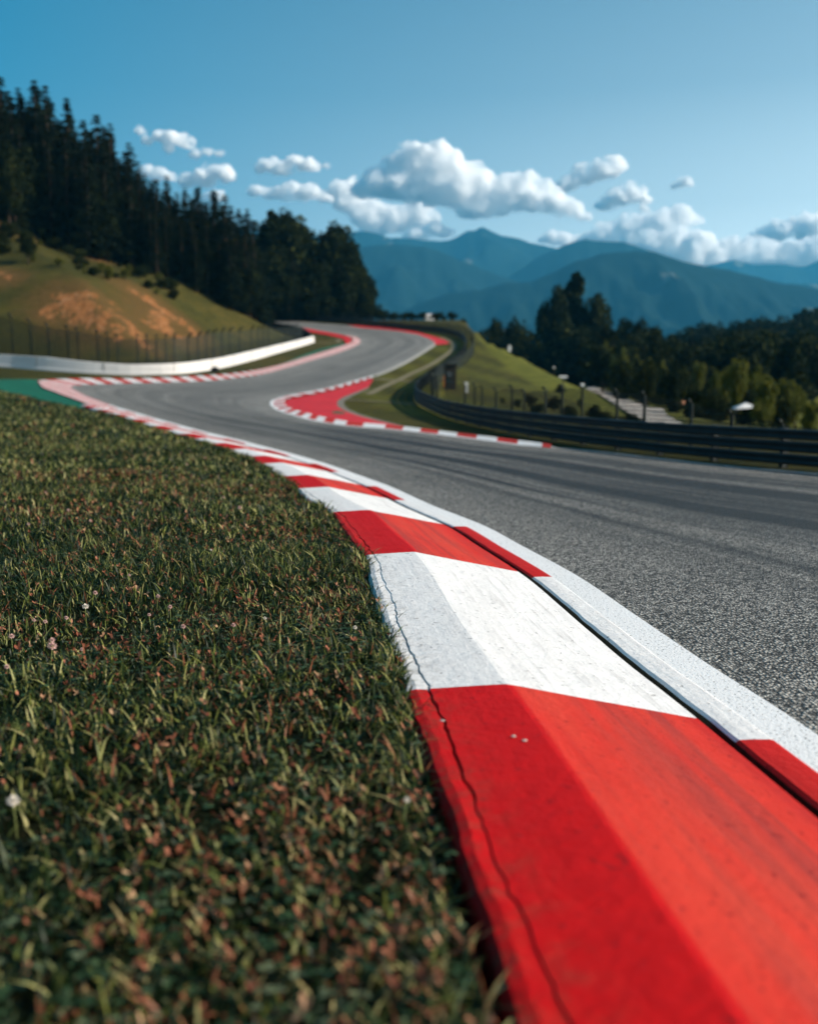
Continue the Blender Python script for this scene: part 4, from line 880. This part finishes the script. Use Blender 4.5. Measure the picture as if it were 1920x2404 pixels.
for px, yt, w in ((1470,745,.8),(1505,748,.75),(1538,765,.75)):
    put(px, 165, yt, 'broad', {1470: 'taller tree right of the big group, leftmost of three', 1505: 'taller tree of three right of the big group, the middle one', 1538: 'taller tree of three right of the big group, the rightmost'}[px], None, w)
for i in range(34):
    px = random.uniform(1440, 1930); Y = random.uniform(80, 125); yt = random.uniform(830, 900); k = random.choice(['broad', 'bush', 'broad', 'poplar'])
    put(px, Y, yt, k, 'dark bushy tree beside the gravel road below the wood', 'dark bushy trees beside the gravel road', .8)
for px, Y, yt, k, w in ((1735,64,842,'bright',.62),(1775,66,855,'bright',.6),(1800,60,880,'bright',.7),(1845,62,890,'bright',.7),(1870,60,905,'bright',.8),(1905,56,940,'bright',.9),(1790,56,930,'bright',.9),(1710,70,860,'bright',.6),(1520,90,838,'bright',.45)):
    put(px, Y, yt, k, 'bushy tree with sunlit yellow green leaves beside the road', 'sunlit yellow green trees beside the road', w)
for px, Y, yt, k, w in ((1455,120,815,'bright',.6),(1500,116,832,'bright',.62),(1548,110,845,'bright',.6),(1600,104,858,'bright',.65),(1640,96,850,'bright',.6),(1680,84,872,'bright',.65),(1425,130,800,'bright',.5)):
    put(px, Y, yt, k, 'mid green tree with a lit side, one of the row stepping down behind the fence', 'lighter green trees stepping down behind the fence', w)
for px, Y, yt, w in ((1660,60,905,.8),(1690,58,920,.8),(1760,64,905,.7),(1825,58,925,.8),(1640,75,900,.8)):
    put(px, Y, yt, 'bush', 'dark leafy bush near the white canopy', 'dark bushes near the white canopy', w, 'bush')
for row in range(4):
    for px in np.arange(1540, 1990, 13.0):
        x_ = px+random.uniform(-6, 6); yt = float(np.interp(x_, [1540, 1600, 1680, 1760, 1840, 1880, 1920, 2000], [800, 775, 758, 752, 742, 728, 722, 715]))+row*12+random.uniform(-6, 6)
        Y = 300-row*28+random.uniform(-8, 8); put(x_, Y, yt, random.choice(['spruce', 'spruce', 'spruce_wide', 'broad']), 'dark conifer of the wooded hill on the right', 'dark conifers of the wooded hill', 1.15)

random.seed(5)
for px, pb, pt, k, w in [(1245,952,925,'bush',1.5),(1262,975,945,'bush',1.6),(1300,965,930,'bush',1.5),(1335,985,950,'bush',1.6),(1215,955,938,'bush',1.6),(1395,985,950,'bush',1.5),(1420,1000,965,'bush',1.5),(1450,1005,975,'bush',1.6),(1360,960,935,'bright',1.3),(1480,1000,972,'bush',1.6),(1180,950,935,'bright',1.5),(1315,925,905,'bush',1.5),(1500,945,918,'bush',1.6),(1540,958,925,'bush',1.5),(1585,972,935,'bush',1.5),(1625,985,945,'bush',1.5),(1465,930,905,'bush',1.6)]:
    pp = hitf(px, pb, 22); tt_ = at_depth(px, pt, pp[1]); tree(k, pp[0], pp[1], max(.4, float(tt_[2]-pp[2])), 'low dark weedy bush just behind the right wire fence' if k == 'bush' else 'low yellowish bush just behind the right wire fence', 'bush', 'weedy bushes behind the right fence' if k == 'bush' else 'yellowish bushes behind the right fence', None, w)

# ------------------------------------------------------------------ mountains
def Z5(x, y): return (560+x/1.266, 300+y/1.266)
def Z3(x, y): return (760+x/3.189, 520+y/3.189)
def mountain(px, Y, slope, seed, rough=1.0):
    P = np.array(px); xs = np.linspace(P[0, 0], P[-1, 0], 260); ys = np.interp(xs, P[:, 0], P[:, 1]); ridge = np.array([at_depth(a, b, Y) for a, b in zip(xs, ys)])
    V = []; nr = 46; base = -60.0
    for i, r in enumerate(ridge):
        jr = mnoise.fractal(Vector((r[0]*.004/ (Y/3000), seed, 0)), .8, 2, 5)*9*rough*Y/3000
        for j in range(-8, nr):
            t = j/(nr-1); d = t*slope*max(60, r[2]-base) if j >= 0 else -t*slope*max(60, r[2]-base)
            hgt = (r[2]+jr-base)*(1-abs(t)**.9) if j >= 0 else (r[2]+jr-base)*(1-abs(t)*1.2)
            y = r[1]-d if j >= 0 else r[1]+d; x = r[0]
            q = Vector((x/(Y*.10), y/(Y*.16), seed)); rd = (1-abs(mnoise.noise(q)))*.6+mnoise.fractal(q*3, .8, 2, 4)*.25-.5
            k = min(1, abs(t)*5)*min(1, (1-abs(t))*3)
            V.append((x, y, base+max(-5, hgt+rd*k*(r[2]-base)*.32*rough)))
    o = mesh_obj('mountain', V, [f[::-1] for f in grid_faces(len(ridge), nr+8)], M['mountain'], None, True); tag(o, kind='structure'); return o
far_ridge = [Z3(*p) for p in [(-2200,60),(-900,40),(-200,130),(60,100),(160,92),(270,80),(350,78),(420,95),(490,120),(560,112),(680,128),(800,132),(930,138),(1000,110),(1080,62),(1115,70),(1180,38),(1250,75),(1340,110),(1450,120),(1560,155),(1722,185)]]+[Z5(*p) for p in [(960,360),(1100,400),(1300,460),(1722,520),(2200,560)]]
mountain(far_ridge, 5400, 2.2, 3.1)
mountain([Z5(*p) for p in [(700,520),(800,440),(900,380),(960,354),(1030,337),(1085,346),(1140,345),(1200,362),(1300,400),(1500,450),(1722,470),(2200,500)]], 4500, 2.0, 8.4)
mountain([Z3(*p) for p in [(-2600,150),(-900,220),(0,230),(200,205),(300,198),(420,182),(600,190),(750,202),(850,230),(1000,290),(1200,370),(1500,470),(1722,560),(2500,700)]], 3900, 2.0, 5.7)
mountain([Z5(*p) for p in [(200,640),(450,560),(600,508),(640,495),(720,480),(800,458),(870,452),(930,430),(1000,398),(1090,372),(1160,366),(1230,368),(1290,385),(1340,402),(1450,428),(1600,462),(1722,480),(2300,560)]], 3000, 1.9, 12.2)
mountain([Z5(*p) for p in [(1200,470),(1320,430),(1400,408),(1470,391),(1530,402),(1600,404),(1680,410),(1722,394),(1900,370),(2300,420)]], 6400, 1.2, 17.9)

# ------------------------------------------------------------------ clouds, far beyond the haze
DS = 1.115
CL = {
 'big heaped white cumulus cloud above the mountain peak': [(870,325,22),(922,314,16),(882,350,36),(930,365,40),(840,388,36),(800,380,28),(775,398,22),(990,382,36),(1022,408,30),(960,400,42),(900,395,42),(1075,402,33),(1112,388,26),(1060,428,28),(1142,398,22),(1160,428,24),(1192,440,22),(1212,455,14),(1005,438,28),(860,372,30),(940,330,14),(1120,425,28)],
 'slanting white cloud arm rising right of the big cumulus': [(1195,388,14),(1225,378,18),(1262,360,23),(1290,348,18),(1308,352,9),(1245,372,18)],
 'small white cloud below the slanting arm': [(1275,430,13),(1300,418,18),(1325,405,19),(1345,400,11),(1350,420,12),(1355,440,8)],
 'long low white cloud bank over the right mountains': [(1275,492,24),(1330,478,28),(1385,466,27),(1430,458,22),(1465,464,11),(1345,505,32),(1400,515,34),(1450,535,38),(1500,548,32),(1555,535,28),(1600,538,32),(1660,542,34),(1715,540,36),(1300,515,24),(1240,505,16),(1480,520,26),(1540,515,20)],
 'white cloud at the right edge above the pale ridge': [(1598,494,12),(1640,488,22),(1690,474,25),(1718,488,30)],
 'small puffy white cloud, left of the big cumulus': [(558,350,13),(600,356,14),(625,345,18),(650,350,15),(575,342,8)],
 'tiny cloud puff right of the small puffy cloud': [(686,347,7),(690,345,4)],
 'low long white cloud between hill and cumulus': [(540,402,14),(572,410,11),(615,405,18),(650,408,17),(678,416,11)],
 'lower lobe of white cloud under the big cumulus': [(715,408,25),(740,395,19),(742,430,27),(780,452,30),(818,466,28),(850,460,22),(790,474,24),(870,450,20),(900,455,18)],
 'flat white cloud behind the highest peak': [(880,492,20),(912,484,18),(940,492,12)],
 'small white cloud sitting on the saddle right of the peak': [(1155,502,15),(1188,506,16),(1212,505,10)],
 'flat white cloud highest at the left above the wood': [(335,288,11),(362,292,16),(392,299,13),(355,312,8),(380,296,13)],
 'faint cloud wisp right of the highest left cloud': [(412,325,11),(436,320,9)],
 'white cloud half hidden behind the wood skyline': [(310,360,13),(338,368,13),(358,372,8)],
 'white cloud puff over the middle of the wood': [(398,380,15),(432,377,19),(468,370,17),(437,353,8),(482,374,9)],
 'low cloud peeping over the lower wood': [(440,412,10),(458,414,12)],
 'tiny lone cloud at the upper right': [(1432,387,7),(1444,384,8)],
 'speck of cloud nearest the left wood': [(297,275,7),(306,298,7)],
 'tiny cloud dot right of the faint wisp': [(468,320,6)]}
DC0 = 13000.0
def cloud(label, puffs, idx):
    r = random.Random(idx*7+1); DC = DC0+(idx*2300) % 6900; bm = bmesh.new(); c0 = at_depth(puffs[0][0]*DS, puffs[0][1]*DS, DC)
    sub = []
    for x, y, rad in puffs:
        rad = rad*1.1+2; sub.append((x, y, rad*1.12, 0)); sub.append((x+rad*r.uniform(-1.3, 1.3), y+rad*r.uniform(-.1, .45), rad*.7, 0)); sub.append((x+rad*.55, y+rad*.12, rad*.85, .2*rad)); sub.append((x-rad*.55, y+rad*.15, rad*.8, -.2*rad))
        for k in range(int(4+rad*.42)):
            a = r.uniform(-.5, math.pi+.5); q = r.uniform(.55, 1.0); rr = rad*r.uniform(.16, .42); sub.append((x+math.cos(a)*rad*q, y-math.sin(a)*rad*q*.85, rr, r.uniform(-.6, .6)*rad))
    for x, y, rad, dy in sub:
        p = at_depth(x*DS, y*DS, DC+dy*DS*DC/F); s = rad*DS*DC/F
        res = bmesh.ops.create_icosphere(bm, subdivisions=3 if rad > 8 else 2, radius=1.0)
        for v in res['verts']:
            d = v.co.copy(); q = Vector(((p[0]+d.x*s)/420, (p[2]+d.z*s)/420, d.y*s/420+idx)); n_ = mnoise.fractal(q, .7, 2.1, 4)
            v.co = Vector((p[0]+d.x*s*(1+.34*n_)-c0[0], p[1]+d.y*s*(1+.34*n_)-c0[1], p[2]+d.z*s*(.84 if d.z > 0 else .6)*(1+.34*n_)-c0[2]))
    me = bpy.data.meshes.new('cloud'); bm.to_mesh(me); bm.free()
    o = bpy.data.objects.new('cloud', me); COL.objects.link(o); rm = o.modifiers.new('union', 'REMESH'); rm.mode = 'VOXEL'; rm.voxel_size = max(14.0, min(26.0, max(q[2] for q in puffs)*.8))
    me2 = bpy.data.meshes.new_from_object(o.evaluated_get(bpy.context.evaluated_depsgraph_get())); o.modifiers.clear(); o.data = me2; bpy.data.meshes.remove(me); me2.name = 'cloud'; me2.materials.clear(); me2.materials.append(M['cloud'])
    nv = len(me2.vertices); cv = np.zeros(nv*3, np.float32); nv_ = np.zeros(nv*3, np.float32); me2.vertices.foreach_get('co', cv); me2.vertices.foreach_get('normal', nv_); cv = cv.reshape(-1, 3); nv_ = nv_.reshape(-1, 3)
    ds = np.array([mnoise.fractal(Vector(v)/150+Vector((idx*3.1, 0, 0)), .75, 2.2, 5) for v in cv]); cv = cv+nv_*(ds*34)[:, None]; me2.vertices.foreach_set('co', cv.astype(np.float32).ravel()); me2.update()
    o.location = tuple(c0); tag(o, label, 'cloud')
for i, (l, p) in enumerate(CL.items()): cloud(l, p, i)

# ------------------------------------------------------------------ haze
m, n = mat('haze'); pv = n('ShaderNodeVolumePrincipled'); pv.inputs['Color'].default_value = (.09, .54, .90, 1); pv.inputs['Density'].default_value = .0001; pv.inputs['Anisotropy'].default_value = .1
oo = n('ShaderNodeOutputMaterial'); n.ln(pv.outputs[0], oo.inputs['Volume'])
mb = MB(); mb.box((0, 3100, 540), (13800, 8000, 1250)); hz = mb.build('haze', m); tag(hz, kind='stuff')

# ------------------------------------------------------------------ light
EL, AZ = 27.0, 101.0                                                 # elevation; azimuth to the right of the view direction
w = bpy.data.worlds.new('World'); scene.world = w; w.use_nodes = True; nt = w.node_tree; bg = nt.nodes['Background']
sk = nt.nodes.new('ShaderNodeTexSky'); sk.sky_type = 'NISHITA'; sk.sun_disc = False; sk.sun_elevation = R_(EL); sk.sun_rotation = R_(AZ); sk.air_density = 1.0; sk.dust_density = 3.2; sk.ozone_density = 1.0; sk.altitude = 700
hs_ = nt.nodes.new('ShaderNodeHueSaturation'); hs_.inputs['Hue'].default_value = .475; hs_.inputs['Saturation'].default_value = 1.6; nt.links.new(sk.outputs[0], hs_.inputs['Color']); NN = N(nt); gen = nt.nodes.new('ShaderNodeTexCoord').outputs['Generated']; sx_ = nt.nodes.new('ShaderNodeSeparateXYZ'); nt.links.new(gen, sx_.inputs[0])
low = NN.ramp(NN.math('ABSOLUTE', sx_.outputs[2]), [(0, 1), (.09, .9), (.18, .44), (.28, .20), (.40, .10), (.60, .02), (.8, 0)]); side = NN.math('MULTIPLY', NN.math('ADD', sx_.outputs[0], .36), 1.25, True)
pale = NN.mix(NN.math('MULTIPLY', low, side), hs_.outputs[0], (16.5, 17.6, 17.0)); nt.links.new(pale, bg.inputs[0]); bg.inputs[1].default_value = .068
sun = bpy.data.lights.new('sun', 'SUN'); sun.energy = 5.0; sun.angle = R_(.5); sun.color = (1, .91, .78); so = bpy.data.objects.new('sun', sun); COL.objects.link(so)
dv = Vector((math.sin(R_(AZ))*math.cos(R_(EL)), math.cos(R_(AZ))*math.cos(R_(EL)), math.sin(R_(EL)))); so.rotation_euler = dv.to_track_quat('Z', 'Y').to_euler()
scene.view_settings.view_transform = 'Standard'; scene.view_settings.look = 'None'; scene.view_settings.exposure = 0.7; scene.view_settings.gamma = 1
cy = scene.cycles; cy.max_bounces = 16; cy.diffuse_bounces = 2; cy.glossy_bounces = 2; cy.transparent_max_bounces = 12; cy.volume_bounces = 16; cy.transmission_bounces = 2
cy.volume_step_rate = .35; cy.volume_max_steps = 256
cy.use_adaptive_sampling = True; cy.adaptive_threshold = .02
try: cy.use_denoising = True
except Exception: pass
